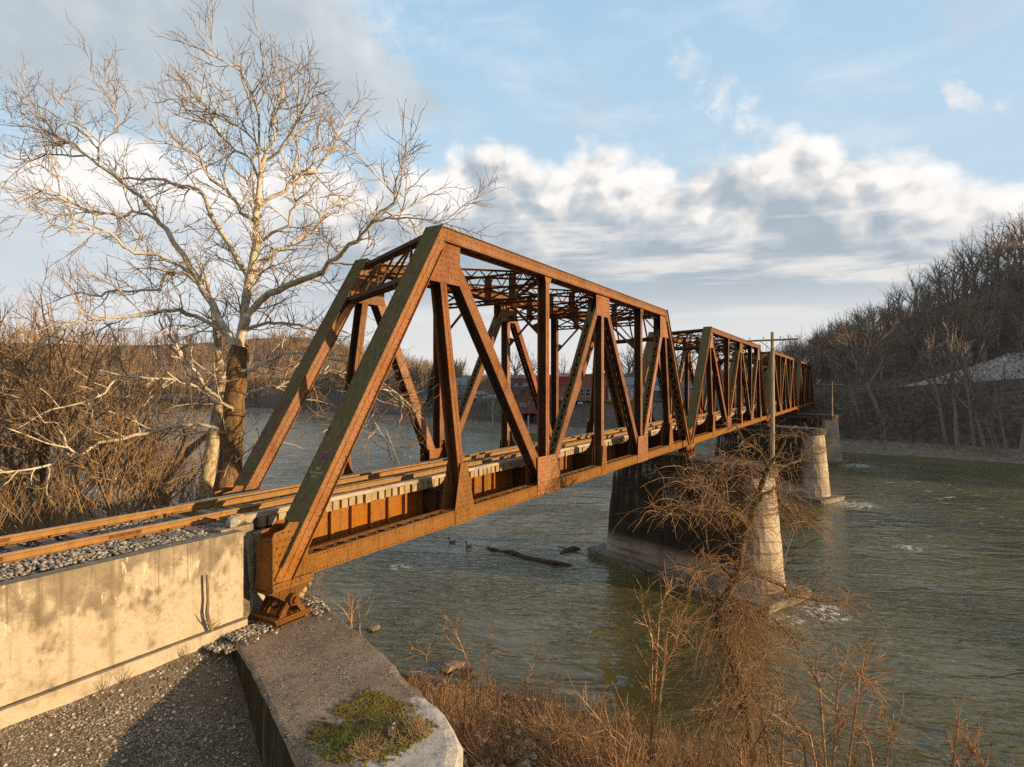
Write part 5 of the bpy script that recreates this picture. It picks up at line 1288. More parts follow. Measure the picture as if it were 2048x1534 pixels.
# railroad crossbuck
p = at(1637, 800, 152); p[2] = 1.0
cb = empty('crossing_sign', p, 'white railroad crossbuck on a thin post beyond the far end of the bridge', 'crossing sign'); zc = at(1637, 763, 152)[2]
WHITE = simple('white_paint', [(.4,(.62,.64,.64)),(.6,(.75,.76,.76))], 3., .6); BLACK = simple('black_paint', [(.4,(.015,.015,.015)),(.6,(.03,.03,.03))], 3., .6)
STEEL = simple('grey_metal', [(.4,(.25,.25,.25)),(.6,(.36,.36,.35))], 3., .5)
m = MB(); m.tube([p, (p[0], p[1], zc+.5)], .055, 8); m.build('post', STEEL, cb)
L_ = RGT
for sgn in (1, -1):
    m = MB(); d = (L_*sgn+np.array((0,0,1)))*.55; c = np.array((p[0], p[1], zc))-FWD*(.075+.03*(sgn > 0)); m.bar(c-d, c+d, .24, .02, np.cross(d, FWD)); bl = m.build('blade', WHITE, cb)
    q = c-FWD*.0165 if sgn > 0 else c-FWD*.0165; X = unit(d if sgn < 0 else d)*(1 if np.dot(d, RGT) > 0 else -1); Z = -unit(FWD); Y = np.cross(Z, X)
    for s_, off in (('RAIL', -.42), ('ROAD', .42)) if sgn > 0 else (('CROS', -.42), ('SING', .42)): text_on(cb, s_, q+X*off-Y*.06, X, Y, Z, .18, BLACK, 'lettering')
m = MB(); c = np.array((p[0], p[1], zc-1.3))-FWD*.1; m.bar(c-L_*.45, c+L_*.45, .1, .1)
for s in (-1, 1): m.tube([c+L_*.4*s, c+L_*.4*s-FWD*.12], [.17, .17], 12)
m.build('signal_lamps', BLACK, cb)
# globe lamp on the path
p = at(2009.5, 752, 126); p[2] = float(path_z(p[1]))+.1
lp = empty('street_lamp', p, 'slim black lamp post with a white globe beside the riprap', 'street lamp'); zt = at(2009, 719, 126)[2]; p = np.array(p)
m = MB(); m.tube([p-(0,0,.3), p+(0,0,.5), p+(0,0,.55), (p[0],p[1],zt-.35)], [.13, .12, .06, .05], 8); m.build('post', BLACK, lp)
m = MB(); m.tube([(p[0],p[1],zt-.38), (p[0],p[1],zt-.30), (p[0],p[1],zt-.05), (p[0],p[1],zt+.22), (p[0],p[1],zt+.38)], [.12,.24,.32,.24,.05], 10); m.build('globe', WHITE, lp, smooth=True)

# ------------------------------------------------------------------ town across the river
def brick(name, a, b):
    m = bpy.data.materials.new(name); t = nt(m); p = wpos(t); q = N(t, 'CombineXYZ', {0: N(t, 'SeparateXYZ', {0: p}).outputs[1], 1: N(t, 'SeparateXYZ', {0: p}).outputs[2]}).outputs[0]
    br = N(t, 'TexBrick', {'Vector': q, 'Color1': (*a, 1), 'Color2': (*b, 1), 'Mortar': (*[x*.55 for x in a], 1), 'Scale': 2.2, 'Mortar Size': .02})
    c = mix(t, mapr(t, noise(t, p, .35, 6, .7), .4, .7), br.outputs[0], tuple(x*.62 for x in a)); finish(t, c, .92); return m
BRK, BRO = brick('brown_brick', (.24,.12,.09), (.31,.16,.125)), brick('orange_brick', (.42,.16,.10), (.52,.22,.145))
REDM = simple('red_metal_siding', [(.4,(.38,.035,.045)),(.6,(.46,.05,.06))], .6, .6, sc=(8,8,.1)); GREYW = simple('grey_block_wall', [(.35,(.45,.47,.5)),(.65,(.58,.6,.63))], .8, .9)
ROOFG = simple('grey_shingle', [(.3,(.17,.19,.21)),(.7,(.3,.32,.345))], 1.5, .9, sc=(1,1,4)); DARKW = simple('dark_board_wall', [(.3,(.05,.05,.05)),(.7,(.11,.11,.105))], 1., .9)
PANE = simple('window_glass', [(.4,(.03,.035,.04)),(.6,(.06,.065,.07))], .5, .12, spec=.6); TEAL = simple('teal_wall', [(.4,(.10,.155,.155)),(.6,(.15,.21,.2))], 1., .8); LINTEL = simple('flat_roof', [(.4,(.2,.2,.2)),(.6,(.3,.3,.3))], .6, .9)
SIDEN = simple('pale_siding', [(.4,(.4,.42,.45)),(.6,(.5,.52,.55))], .7, .85, sc=(.2,.2,9))
BX, BY = RGT, unit((FWD[0], FWD[1], 0))
class Bld:
    def __init__(s, u0, u1, vt, vb, dep, back, mat, label, cat='building', zlow=None):
        s.d = dep; s.a = at(u0, vb, dep); s.b = at(u1, vb, dep); s.z1 = at(u0, vt, dep)[2]; s.z0 = s.a[2] if zlow is None else zlow; s.back = back
        s.W = np.linalg.norm(s.b-s.a); c = (s.a+s.b)/2+BY*back/2; s.r = empty('house' if cat == 'house' else 'building', (c[0], c[1], s.z0), label, cat)
        m = MB(); s.boxat(m, 0, s.W, s.z0, s.z1, 0, back); s.wall = m.build('wall', mat, s.r); s.u0 = u0
    def boxat(s, m, x0, x1, z0, z1, d0, d1):
        c = s.a+BX*(x0+x1)/2+BY*(d0+d1)/2; c = np.array((c[0], c[1], (z0+z1)/2)); m.box(c, (x1-x0, d1-d0, z1-z0), (BX, BY, (0,0,1)))
    def flat(s, h=.25, mat=LINTEL):
        m = MB(); s.boxat(m, -.2, s.W+.2, s.z1+.002, s.z1+h, -.2, s.back+.2); m.build('roof', mat, s.r)
    def win(s, u, v, w, h, frame=WHITE, name='window', pane=PANE, off=0.):
        p = at(u, v, s.d); x = np.dot(p-s.a, BX); z = p[2]; k = s.d/FPX; w *= k; h *= k; m = MB(); t = .1
        s.boxat(m, x-w/2, x+w/2, z+h/2-t, z+h/2, -.09-off, .02); s.boxat(m, x-w/2, x+w/2, z-h/2, z-h/2+t*1.2, -.12-off, .02); s.boxat(m, x-w/2, x-w/2+t, z-h/2+t*1.2, z+h/2-t, -.09-off, .02); s.boxat(m, x+w/2-t, x+w/2, z-h/2+t*1.2, z+h/2-t, -.09-off, .02)
        if name == 'window': s.boxat(m, x-w/2+t, x+w/2-t, z-.04, z+.04, -.08-off, .02)
        f = m.build(name, frame, s.r); m = MB(); s.boxat(m, x-w/2+t*.9, x+w/2-t*.9, z-h/2+t, z+h/2-t*.9, -.04-off, .012); m.build('pane', pane, f)
    def gable(s, h, mat=ROOFG, along=True, over=.5):
        m = MB(); a, W, D = s.a, s.W, s.back; P = lambda x, d, z: (*(a+BX*x+BY*d)[:2], z); z = s.z1
        if along: m.add([P(-over,-over,z-.1),P(W+over,-over,z-.1),P(W+over,D+over,z-.1),P(-over,D+over,z-.1),P(-over,D/2,z+h),P(W+over,D/2,z+h),], [(0,1,5,4),(2,3,4,5),(3,0,4),(1,2,5),(3,2,1,0)])
        else: m.add([P(-over,-over,z-.1),P(W+over,-over,z-.1),P(W+over,D+over,z-.1),P(-over,D+over,z-.1),P(W/2,-over,z+h),P(W/2,D+over,z+h)], [(0,4,5,3),(4,1,2,5),(0,1,4),(2,3,5),(3,2,1,0)])
        return m.build('roof', mat, s.r)
b = Bld(1026, 1082, 773.5, 824, 178, 14, BRK, 'brown brick riverside building on stilts with tall dark windows and small white windows'); b.flat()
for u, v, w, h, f in ((1044,785,7,12,BRK),(1050,785,5,12,BRK),(1060.5,786,7,12,BRK),(1067,786,5,12,BRK),(1074,786,5,12,BRK),(1041.5,809.5,3.6,7.5,WHITE),(1049,810,3.6,7.5,WHITE),(1058.8,806,3,7.5,SIDEN),(1069,806,3,7.5,SIDEN),(1077,808,3,7,SIDEN)): b.win(u, v, w, h, f)
m = MB()
for x in (.6, 2.6, 4.8, 7., 8.2): b.boxat(m, x, x+.5, b.z0-3.5, b.z0-.002, .3, .8); b.boxat(m, x, x+.5, b.z0-3.5, b.z0-.002, 9, 9.5)
m.build('stilt', DARKW, b.r); m = MB(); b.boxat(m, -.1, b.W+.1, b.z0-.5, b.z0-.004, -.1, 13.9); m.build('floor_beam', REDM, b.r)
m = MB(); b.boxat(m, .4, 1.6, b.z1+.3, b.z1+1.0, 2, 3); b.boxat(m, 3, 4.6, b.z1+.3, b.z1+1.1, 3, 4.5); m.build('roof_unit', STEEL, b.r)
b = Bld(1022, 1076, 757, 800, 194, 14, BRK, 'plain brown brick block rising behind the stilted riverside building'); b.flat(.2)
b = Bld(1074, 1148, 752.5, 801, 186, 16, BRO, 'building with red metal upper storey and orange brick below'); b.flat(.3, WHITE)
m = MB(); b.boxat(m, -.12, b.W+.12, at(1074,770,186)[2], b.z1-.004, -.14, 16.1); m.build('siding', REDM, b.r); b.win(1127, 768, 6, 4, STEEL, off=.12); b.win(1126, 796, 7, 6, WHITE, 'door', WHITE); b.win(1090, 783, 5, 8, SIDEN); b.win(1108, 783, 5, 8, SIDEN)
m = MB()
for x in (1, 4, 7, 10): b.boxat(m, x, x+.5, b.z0-4.5, b.z0-.002, .3, .8)
m.build('stilt', DARKW, b.r)
b = Bld(1148, 1213, 749.5, 801, 186.5, 15, BRO, 'orange brick building with three large white framed windows'); b.flat(.2, BRO)
for u, v, w, h in ((1164,785,8,16),(1176,785,10,16),(1191,786,5,12),(1204,784,9,20),(1206,766,5,9)): b.win(u, v, w, h)
m = MB()
for x in (1, 4, 7, 10): b.boxat(m, x, x+.5, b.z0-4.5, b.z0-.002, .3, .8)
m.build('stilt', DARKW, b.r); m = MB(); b.boxat(m, 1.2, 2.8, b.z0-1.1, b.z0-.5, -.05, .3); m.build('signboard', WHITE, b.r)
b = Bld(1218, 1262, 771.5, 800, 184, 10, GREYW, 'low pale grey block building right of the orange brick one'); b.flat(.2); b.win(1224, 785, 5, 9, STEEL); m = MB(); b.boxat(m, -1.5, b.W+.3, b.z0-.3, b.z0+.12, -1.2, -.8); m.build('yellow_curb', simple('yellow_paint', [(.4,(.4,.26,.04)),(.6,(.5,.34,.06))], 2.), b.r)
b = Bld(1262, 1282, 776, 800, 183, 9, GREYW, 'pale grey shop front with a small red sign'); b.flat(.2); m = MB(); p_ = at(1270, 783.5, 183); x_ = np.dot(p_-b.a, BX); b.boxat(m, x_-.8, x_+.9, p_[2]-.12, p_[2]+.22, -.08, .01); b.boxat(m, x_-.2, x_+.9, p_[2]-.36, p_[2]-.13, -.09, .01); m.build('sign', simple('red_sign', [(.4,(.42,.02,.06)),(.6,(.52,.03,.08))], 2.), b.r)
b = Bld(1246, 1282, 769, 800, 205, 9, SIDEN, 'pale house with a grey shingle roof behind the grey block building', 'house'); b.gable(2.6)
for u in (1257, 1267, 1276): b.win(u, 773, 4, 6)
b = Bld(1309, 1332, 769, 801, 196, 9, SIDEN, 'pale gabled house with an attic window behind the teal porch', 'house'); b.gable(2.6, ROOFG, False); b.win(1318, 765, 4.5, 5.5)
b = Bld(1306, 1348, 781, 803, 188, 7, TEAL, 'low teal building with a dark porch roof'); b.gable(1.6); b.win(1318, 790, 5, 10, DARKW, 'door', TEAL); b.win(1328, 788, 5, 6); b.win(1340, 788, 5, 6)
b = Bld(1355, 1420, 776, 800, 205, 9, SIDEN, 'long pale house half hidden behind the second truss span', 'house'); b.gable(2.6); b.win(1368, 786, 5, 7); b.win(1384, 786, 5, 7); b.win(1402, 786, 5, 7)
b = Bld(878, 930, 770, 790, 240, 10, SIDEN, 'pale house far behind the open pavilion', 'house'); b.gable(3.); b.win(890, 779, 4, 6); b.win(905, 779, 4, 6)
b = Bld(992, 1022, 768, 792, 225, 10, SIDEN, 'grey house between the pavilion and the brown brick block', 'house'); b.gable(2.6); b.win(1000, 778, 4, 6); b.win(1010, 778, 4, 6)
# open pavilion on the lawn
p = at(961, 797, 215); pv = empty('pavilion', p, 'open hip roofed pavilion on the lawn across the river', 'pavilion'); gzz = p[2]; m = MB()
for sx in (-1, 1):
    for sy in (-1, 1): q = p+BX*sx*2.2+BY*sy*1.8; m.tube([(q[0], q[1], gzz-1.5), (q[0], q[1], gzz+1.6)], .12, 6)
m.build('post', DARKW, pv); m = MB(); c = [p+BX*sx*2.9+BY*sy*2.4+(0,0,1.6) for sx, sy in ((-1,-1),(1,-1),(1,1),(-1,1))]; m.add(c+[p-BX*.6+(0,0,2.9), p+BX*.6+(0,0,2.9)], [(0,1,5,4),(1,2,5),(2,3,4,5),(3,0,4),(3,2,1,0)]); m.build('roof', ROOFG, pv)
for i, (u, lab) in enumerate(((947, 'small white boat trailer left of the open pavilion'), (984, 'white covered boat parked right of the open pavilion'))):
    p = at(u, 799, 214); o = empty('covered_boat', p, lab, 'boat'); m = MB(); l = 2.0+1.5*i
    P = lambda x, y, z: p+BX*x+BY*y+np.array((0, 0, z)); m.add([P(-l,-.8,.4),P(l*.7,-.8,.4),P(l,0,.5),P(l*.7,.8,.4),P(-l,.8,.4),P(-l,-.9,1.),P(l*.75,-.9,1.05),P(l*1.15,0,1.2),P(l*.75,.9,1.05),P(-l,.9,1.),P(-l*.6,0,1.7),P(l*.5,0,1.6)], [(4,3,2,1,0),(0,1,6,5),(1,2,7,6),(2,3,8,7),(3,4,9,8),(4,0,5,9),(5,6,11,10),(6,7,11),(7,8,11),(8,9,10,11),(9,5,10)]); m.build('hull', WHITE, o); m = MB(); m.span(*(p[0]+np.array((-.4,.4))), *(p[1]+np.array((-.9,.9))), p[2]-.6, p[2]+.42); m.build('trailer', DARKW, o)
p = at(1056.5, 836, 165); p[2] = gz(p[0], p[1]); o = empty('marker_post', p, 'short white post on the grass in front of the stilted building', 'post'); m = MB(); m.tube([p-(0,0,.2), (p[0],p[1],at(1056.5,832,165)[2])], [.13,.13], 8); m.tube([(p[0],p[1],at(1056.5,832,165)[2]), (p[0],p[1],at(1056.5,832,165)[2]+.12)], [.16,.1], 8); m.build('post', WHITE, o)
# distant road bridge up the river
rb = empty('road_bridge', at(300, 800, 345), 'long low concrete road bridge far upriver behind the thicket', 'road bridge'); RC = simple('road_bridge_concrete', [(.35,(.36,.32,.26)),(.65,(.48,.43,.36))], .15, .9)
A_, B_ = at(-120, 796, 352), at(640, 794, 330); m = MB(); m.bar(A_, B_, 9, 1.5); m.build('deck', RC, rb); m = MB(); off = np.array((.5, -.86, 0))*4.4
for o_ in (off, -off): m.bar(A_+o_+(0,0,1.35), B_+o_+(0,0,1.35), .25, .5); 
for i in range(60): m.box(lerp(A_, B_, i/59)+off+(0,0,.95), (.4,.3,.5))
m.build('railing', RC, rb); m = MB()
for t_ in (.12, .3, .47, .61, .78, .93):
    c = lerp(A_, B_, t_); m.span(c[0]-1.3, c[0]+1.3, c[1]-3.5, c[1]+3.5, -14, c[2]-.7)
m.build('bridge_pier', RC, rb)

# ------------------------------------------------------------------ river: log, geese, rocks
LOGM = bark_mat('wet_drift_log', [(.3,(.04,.028,.02)),(.55,(.10,.072,.05)),(.75,(.19,.145,.10))], 2.5, (1,1,1))
def log(pxs, rad, lab):
    P = [at_z(u, v, WATER+.05) for u, v in pxs]; o = empty('drift_log', P[0], lab, 'driftwood log'); m = MB(); rg = random.Random(len(pxs)); m.tube([p+np.array((0,0,rg.uniform(-.1,.06))) for p in P], rad, 9); m.build('trunk', LOGM, o)
    m = MB(); c = P[1]; m.tube([c, c+np.array((.3,.6,.1)), c+np.array((.5,1.1,.08))], [.09,.06,.02], 6); m.build('branch_stub', LOGM, o)
log([(974,1096),(985,1099),(1005,1102),(1024,1105),(1050,1115),(1080,1121),(1110,1128),(1145,1130)], [.08,.14,.12,.24,.26,.24,.2,.1], 'long dark drift log floating in the river between the bridge and the nearest pier')
log([(1122,1106),(1133,1101),(1148,1098),(1160,1097)], [.12,.3,.3,.12], 'short dark drift snag in the water left of the pier footing')
def goose(u, v, hd, lab):
    p = at_z(u, v, WATER+.02); o = empty('goose', p, lab, 'goose', 'geese on the river'); m = MB(); d = np.array((math.cos(hd), math.sin(hd), 0)); k = .95
    R_ = lambda q: p+d*q[0]*k+np.array((0,0,q[1]*k))
    m.tube([R_((-.36,.16)), R_((-.25,.12)), R_((-.05,.09)), R_((.15,.10)), R_((.27,.16)), R_((.31,.26)), R_((.33,.36)), R_((.36,.43)), R_((.43,.44)), R_((.52,.42))], [.02,.10,.17,.16,.10,.055,.045,.05,.05,.015], 9)
    m.build('body', simple('goose_plumage', [(.4,(.4,.3,.2)),(.62,(.6,.48,.36))], 6., .8), o, smooth=True); m = MB()
    m.tube([R_((.285,.2)), R_((.315,.28)), R_((.335,.37)), R_((.365,.435)), R_((.44,.445)), R_((.525,.42))], [.06,.058,.05,.054,.052,.018], 9); m.build('neck', BLACK, o)
goose(905, 1083, 2.6, 'tan goose with dark neck swimming left of the drift log'); goose(938, 1092, 2.9, 'smaller dark goose swimming just left of the drift log tip')
rg = random.Random(12)
def rock(u, v, dep, r, lab, sq, rot=0., mat=PEBM):
    p = at(u, v, dep); p[2] = max(gz(p[0], p[1]), WATER)-.02; m = MB()
    for i in range(3): m.blob(p+np.array((rg.gauss(0, r*.25), rg.gauss(0, r*.25), r*.15)), r*rg.uniform(.7, 1), rg, sq)
    o = m.build('rock', mat, None, p); return tag(o, lab, 'rock', 'rocks along the near shore')
ROCKM = simple('shore_rock', [(.3,(.17,.12,.08)),(.6,(.34,.26,.17))], 3., .9, 12, .02)
q = at_z(748, 1258, WATER); rock(748, 1257, (q-CAM)@FWD, .42, 'flat tan rock sitting alone in the water beyond the abutment edge', (1.1,1.,.38), mat=ROCKM)
q = at_z(905, 1335, WATER); rock(905, 1332, (q-CAM)@FWD, .55, 'broad tan slab rock at the water edge behind the leafless shrub', (1.2,1.,.36), mat=ROCKM)
q = at_z(935, 1352, WATER); rock(935, 1354, (q-CAM)@FWD, .4, 'darker rock just below the broad slab rock', (1.2,1.,.5), mat=LOGM)
q = at_z(790, 1247, WATER); rock(792, 1249, (q-CAM)@FWD, .16, 'tiny dark stone breaking the water right of the flat tan rock', (1,1,.8), mat=LOGM)
p = np.array((.22, .86, ZS)); m = MB()
for i in range(6): m.blob(p+np.array((rg.gauss(0,.06), rg.gauss(0,.08), .06+.075*i)), .15-.012*i, rg, (.8,.8,1.))
tag(m.build('concrete_chunk', simple('ochre_concrete', [(.3,(.3,.2,.09)),(.7,(.5,.37,.19))], 5., .9, 16, .02), None, p), 'ochre stack of broken concrete behind the bearing', 'concrete chunk')
p = np.array((-1.5, 1.0, 1.24)); m = MB()
for i in range(3): m.blob(p+np.array((.12*i-.1, .05*i, .08)), .19, rg, (1,.8,.8))
tag(m.build('concrete_chunk', BALLM, None, p), 'grey broken concrete lump beside the end tie above the bearing', 'concrete chunk')

# ------------------------------------------------------------------ things close by
p0 = at_z(423, 1258, -.78); p0 = at(423, 1258, (p0-CAM)@FWD); yb = .42; c = CAM+ray(423,1258)*((yb-CAM[1])/ray(423,1258)[1]); sp = empty('sapling_stick', c, 'bare upright stick leaning against the concrete wall, casting a thin shadow', 'sapling')
on = lambda u, v, y: CAM+ray(u, v)*((y-CAM[1])/ray(u, v)[1])
m = MB(); m.tube([on(424,1262,yb), on(418,1245,yb), on(414,1225,yb), on(416,1200,yb), on(415,1175,yb), on(414,1150,yb)], [.035,.04,.036,.03,.028,.022], 7); m.build('stem', BRN, sp); m = MB()
for q in ([(421,1255),(430,1246),(441,1238)], [(424,1258),(436,1250),(442,1244)], [(419,1250),(410,1240),(402,1226)]): m.tube([on(u, v, yb-.03) for u, v in q], [.014,.01,.005], 5)
m.build('side_shoot', BRN, sp)
for i, (u, v) in enumerate(((250,1345),(372,1290),(212,1362))):
    c = on(u, v, .38); c[2] = gz(c[0], c[1]); o = empty('weed_sprig', c, ('reddish dry weed sprig at the foot of the wall near its middle', 'dark short weed sprig at the foot of the wall near the stick', 'faint dry weed sprig at the foot of the wall toward its left end')[i], 'weed'); m = MB()
    for k in range(12): d = unit((rg.gauss(0,.6), rg.gauss(0,.4), 1)); m.tube([c, c+d*.12, c+d*rg.uniform(.16,.3)+(0,0,.02)], [.004,.0035,.002], 4)
    m.build('stems', REDT, o)
# moss, grass and a rotten stump on the rounded abutment end
MOSSM = simple('moss', [(.28,(.05,.032,.010)),(.42,(.13,.085,.016)),(.55,(.19,.14,.022)),(.68,(.11,.10,.018)),(.8,(.07,.08,.015))], 5., .95, 60, .012)
moss_px = [(672,1432),(700,1395),(735,1385),(790,1395),(806,1420),(800,1440),(840,1448),(868,1462),(850,1478),(815,1485),(800,1510),(760,1522),(690,1520),(640,1512),(618,1492),(630,1468),(650,1450)]
poly = [tuple(at_z(u, v, ZS)[:2]) for u, v in moss_px]; xs_, ys_ = zip(*poly); m = MB(); rg = random.Random(8); PP = np.array(poly)
n_ = 0
while n_ < 4600:
    x, y = rg.uniform(min(xs_), max(xs_)), rg.uniform(min(ys_), max(ys_)); jx, jy = x+rg.gauss(0, .11), y+rg.gauss(0, .11)
    if not inpoly(jx, jy, poly) or rg.random() < .32+1.5*float(vnoise(x, y, .28, 30))+1.*float(vnoise(x, y, .1, 31)): n_ += .25; continue
    n_ += 1; m.blob((x, y, ZS+.01), rg.uniform(.012, .032), rg, (1,1,.55))
tag(m.build('moss', MOSSM), 'olive and brown moss cushions on the abutment end', None, None, 'stuff')
GRA = simple('grass_blade', [(.3,(.07,.11,.02)),(.55,(.16,.19,.04)),(.75,(.3,.25,.10))], 9., .8); DRY = simple('dry_grass', [(.3,(.22,.14,.07)),(.7,(.42,.30,.17))], 9., .9)
def tuft(name, cpx, n, sx, sy, hl, mat, lab, curl=.5):
    c = at_z(*cpx, ZS); L = []
    for _ in range(n):
        x, y = c[0]+rg.gauss(0, sx), c[1]+rg.gauss(0, sy)
        if not inpoly(x, y, poly): continue
        L.append((wander(rg, (x, y, ZS), (rg.gauss(0, curl), rg.gauss(0, curl), .8), rg.uniform(*hl), 5, .25, -.12), taper(.0042, .0012, 5)))
    V, F = tubes_np(L, 3); o = bpy.data.objects.new(name, np_mesh(name, V, F, mat)); link(o); tag(o, lab, None, None, 'stuff')
tuft('grass', (690,1488), 420, .16, .14, (.05,.17), GRA, 'green grass blades among the moss', .6); tuft('grass', (800,1470), 330, .24, .18, (.05,.19), GRA, 'grass around the rotten stump'); tuft('dry_grass', (735,1500), 700, .26, .12, (.08,.26), DRY, 'bent dry grass in front of the rotten stump', .8); tuft('dry_grass', (830,1470), 300, .13, .12, (.1,.3), DRY, 'dry stalks right of the rotten stump', .35)
c = at_z(782, 1480, ZS); st = empty('tree_stump', c, 'small rotten grey stump standing in the moss on the abutment end', 'stump'); m = MB(); rr = random.Random(4)
for i in range(9): a = i*.7; q = c+np.array((math.cos(a), math.sin(a), 0))*rr.uniform(.02, .075); m.tube([q-(0,0,.02), q+np.array((rr.gauss(0,.01), rr.gauss(0,.01), rr.uniform(.1,.24)))], [.032, rr.uniform(.006,.024)], 6)
m.build('wood', simple('rotten_wood', [(.3,(.05,.038,.028)),(.7,(.17,.14,.11))], 9., .95, 40, .006, sc=(4,4,.6)), st); m = MB(); q = c+np.array((.02,-.03,.2)); m.bar(q-np.array((.05,.02,0)), q+np.array((.05,.03,.02)), .03, .02); m.build('chip', LIME, st)
# ------------------------------------------------------------------ sky, sun, camera
SUN_AZ, SUN_EL = math.atan2(.2358, -.960), R(8.9)        # clockwise from +Y
sun_dir = np.array((math.sin(SUN_AZ)*math.cos(SUN_EL), math.cos(SUN_AZ)*math.cos(SUN_EL), math.sin(SUN_EL)))
W = bpy.data.worlds.new('World'); S.world = W; W.use_nodes = True; t = W.node_tree; t.nodes.clear()
STR = .08
sky = t.nodes.new('ShaderNodeTexSky'); sky.sky_type = 'NISHITA'; sky.sun_disc = False; sky.sun_elevation = SUN_EL; sky.sun_rotation = SUN_AZ; sky.altitude = 200; sky.air_density = 1.; sky.dust_density = 1.2; sky.ozone_density = 1.5
gen = N(t, 'TexCoord').outputs['Generated']; nrm = N(t, 'VectorMath', {0: gen}, operation='NORMALIZE').outputs[0]
sx = N(t, 'SeparateXYZ', {0: nrm}); X_, Y_, Z_ = sx.outputs
azd = math_(t, 'MULTIPLY', math_(t, 'SUBTRACT', YAW, math_(t, 'ARCTAN2', Y_, X_)), 57.2958)      # degrees clockwise from the bridge view axis
eld = math_(t, 'MULTIPLY', math_(t, 'ARCSINE', Z_), 57.2958)
def ae(u, v):
    a = math.atan((u-1024)/1174.47); return math.degrees(a), math.degrees(math.atan((767-v)/1174.47*math.cos(a)))
P3 = N(t, 'CombineXYZ', {0: math_(t, 'MULTIPLY', azd, .1), 1: math_(t, 'MULTIPLY', eld, .1), 2: 0.}).outputs[0]
nb = noise(t, P3, .9, 8, .55, .2); nf = noise(t, mapping(t, P3, (1, 1.25, 1), (3.1, 1.7, 0)), 3.0, 8, .58, .15); nw = noise(t, mapping(t, P3, (.55, 1.6, 1), (9, 4, 0), (0,0,.25)), 1.1, 8, .6, .3)
nh0 = math_(t, 'SUBTRACT', noise(t, mapping(t, P3, loc=(6, 2, 0)), 8., 6, .6, .4), .5); nb0 = math_(t, 'SUBTRACT', nb, .5); nf0 = math_(t, 'SUBTRACT', nf, .5)
def curve(pts):                                  # elevation of an edge as a function of azimuth
    pr_ = sorted(ae(u, v) for u, v in pts)
    return math_(t, 'MULTIPLY', ramp(t, mapr(t, azd, -60, 60, 0, 1, False), [((a+60)/120, (e/45,)*3) for a, e in pr_]), 45.)
def C(*c): return tuple(x/STR*.8 for x in c)
clear = mix(t, 1., (1,1,1), sky.outputs[0], 'MULTIPLY')
blue = ramp(t, mapr(t, eld, 0, 40, 0, 1, False), [(0, C(.63,.66,.68)), (.22, C(.60,.71,.80)), (.5, C(.53,.71,.86)), (.75, C(.45,.67,.87)), (1, C(.36,.58,.82))])
base = mix(t, .80, clear, blue)
# high thin veil
base = mix(t, math_(t, 'MULTIPLY', mapr(t, nw, .45, .75), .5), base, C(.74,.78,.82))
def puff(col_in, u0, v0, u1, v1, wid, col, amp=.9, op=1., soft=.5):
    a0, e0 = ae(u0, v0); a1, e1 = ae(u1, v1); L = math.hypot(a1-a0, e1-e0)/2+wid*.5; ang = math.atan2(e1-e0, a1-a0); ca, sa = math.cos(ang), math.sin(ang)
    dx = math_(t, 'SUBTRACT', azd, (a0+a1)/2); dy = math_(t, 'SUBTRACT', eld, (e0+e1)/2)
    p = math_(t, 'ADD', math_(t, 'MULTIPLY', dx, ca/L), math_(t, 'MULTIPLY', dy, sa/L)); q = math_(t, 'ADD', math_(t, 'MULTIPLY', dx, -sa/wid), math_(t, 'MULTIPLY', dy, ca/wid))
    r2 = math_(t, 'ADD', math_(t, 'MULTIPLY', p, p), math_(t, 'MULTIPLY', q, q))
    f = math_(t, 'ADD', math_(t, 'SUBTRACT', 1., r2), math_(t, 'MULTIPLY', math_(t, 'ADD', math_(t, 'MULTIPLY', nf0, 1.1), math_(t, 'MULTIPLY', nh0, .65)), 3.8*amp)); f = math_(t, 'ADD', f, math_(t, 'MULTIPLY', bl, 1.6))
    return mix(t, math_(t, 'MULTIPLY', mapr(t, f, -.15, soft*2.6), op*.85), col_in, col)
wpv = N(t, 'VectorMath', {0: P3, 1: N(t, 'VectorMath', {0: N(t, 'TexNoise', {'Vector': P3, 'Scale': 2.5, 'Detail': 3.}).outputs['Color'], 3: .22}, operation='SCALE').outputs[0]}, operation='ADD').outputs[0]
def vor(vec, sc): return math_(t, 'SUBTRACT', .55, N(t, 'TexVoronoi', {'Vector': vec, 'Scale': sc, 'Randomness': 1.}, feature='F1').outputs['Distance'])
def billow(off): 
    v = mapping(t, wpv, (1, 1.35, 1), off); return math_(t, 'ADD', math_(t, 'MULTIPLY', vor(v, 1.25), .66), math_(t, 'ADD', math_(t, 'MULTIPLY', vor(v, 3.3), .3), math_(t, 'MULTIPLY', vor(v, 8.5), .12)))
bl = billow((0, 0, 0)); lit = math_(t, 'SUBTRACT', bl, billow((.13, .12, 0)))
WHT = C(.90,.88,.86); CRM = C(.86,.82,.78); GR1 = C(.40,.45,.50); GR2 = C(.52,.57,.62)
sk = base
sk = puff(sk, 1130, 215, 1210, 190, 2.6, GR2, 1., .7, .9)
sk = puff(sk, 1860, -10, 2060, 25, 2.2, GR2, .9, .8, .9)
sk = puff(sk, 1340, 85, 1400, 160, 1.7, CRM, .9, .8, 1.); sk = puff(sk, 1390, 175, 1560, 252, 1.9, WHT, 1., .9, .8)
sk = puff(sk, 1900, 172, 1950, 200, .8, CRM, 1.5, .8, .9); sk = puff(sk, 2000, 205, 2040, 222, .6, CRM, 1.5, .6, .9)
sk = puff(sk, 1280, 205, 1300, 212, .7, WHT, .9, .4, 1.)
sk = puff(sk, 700, 15, 850, 40, 3.4, C(.80,.81,.82), 1.1, .8, 1.2); sk = puff(sk, 690, 80, 760, 130, 2.8, C(.78,.80,.82), 1.1, .7, 1.)
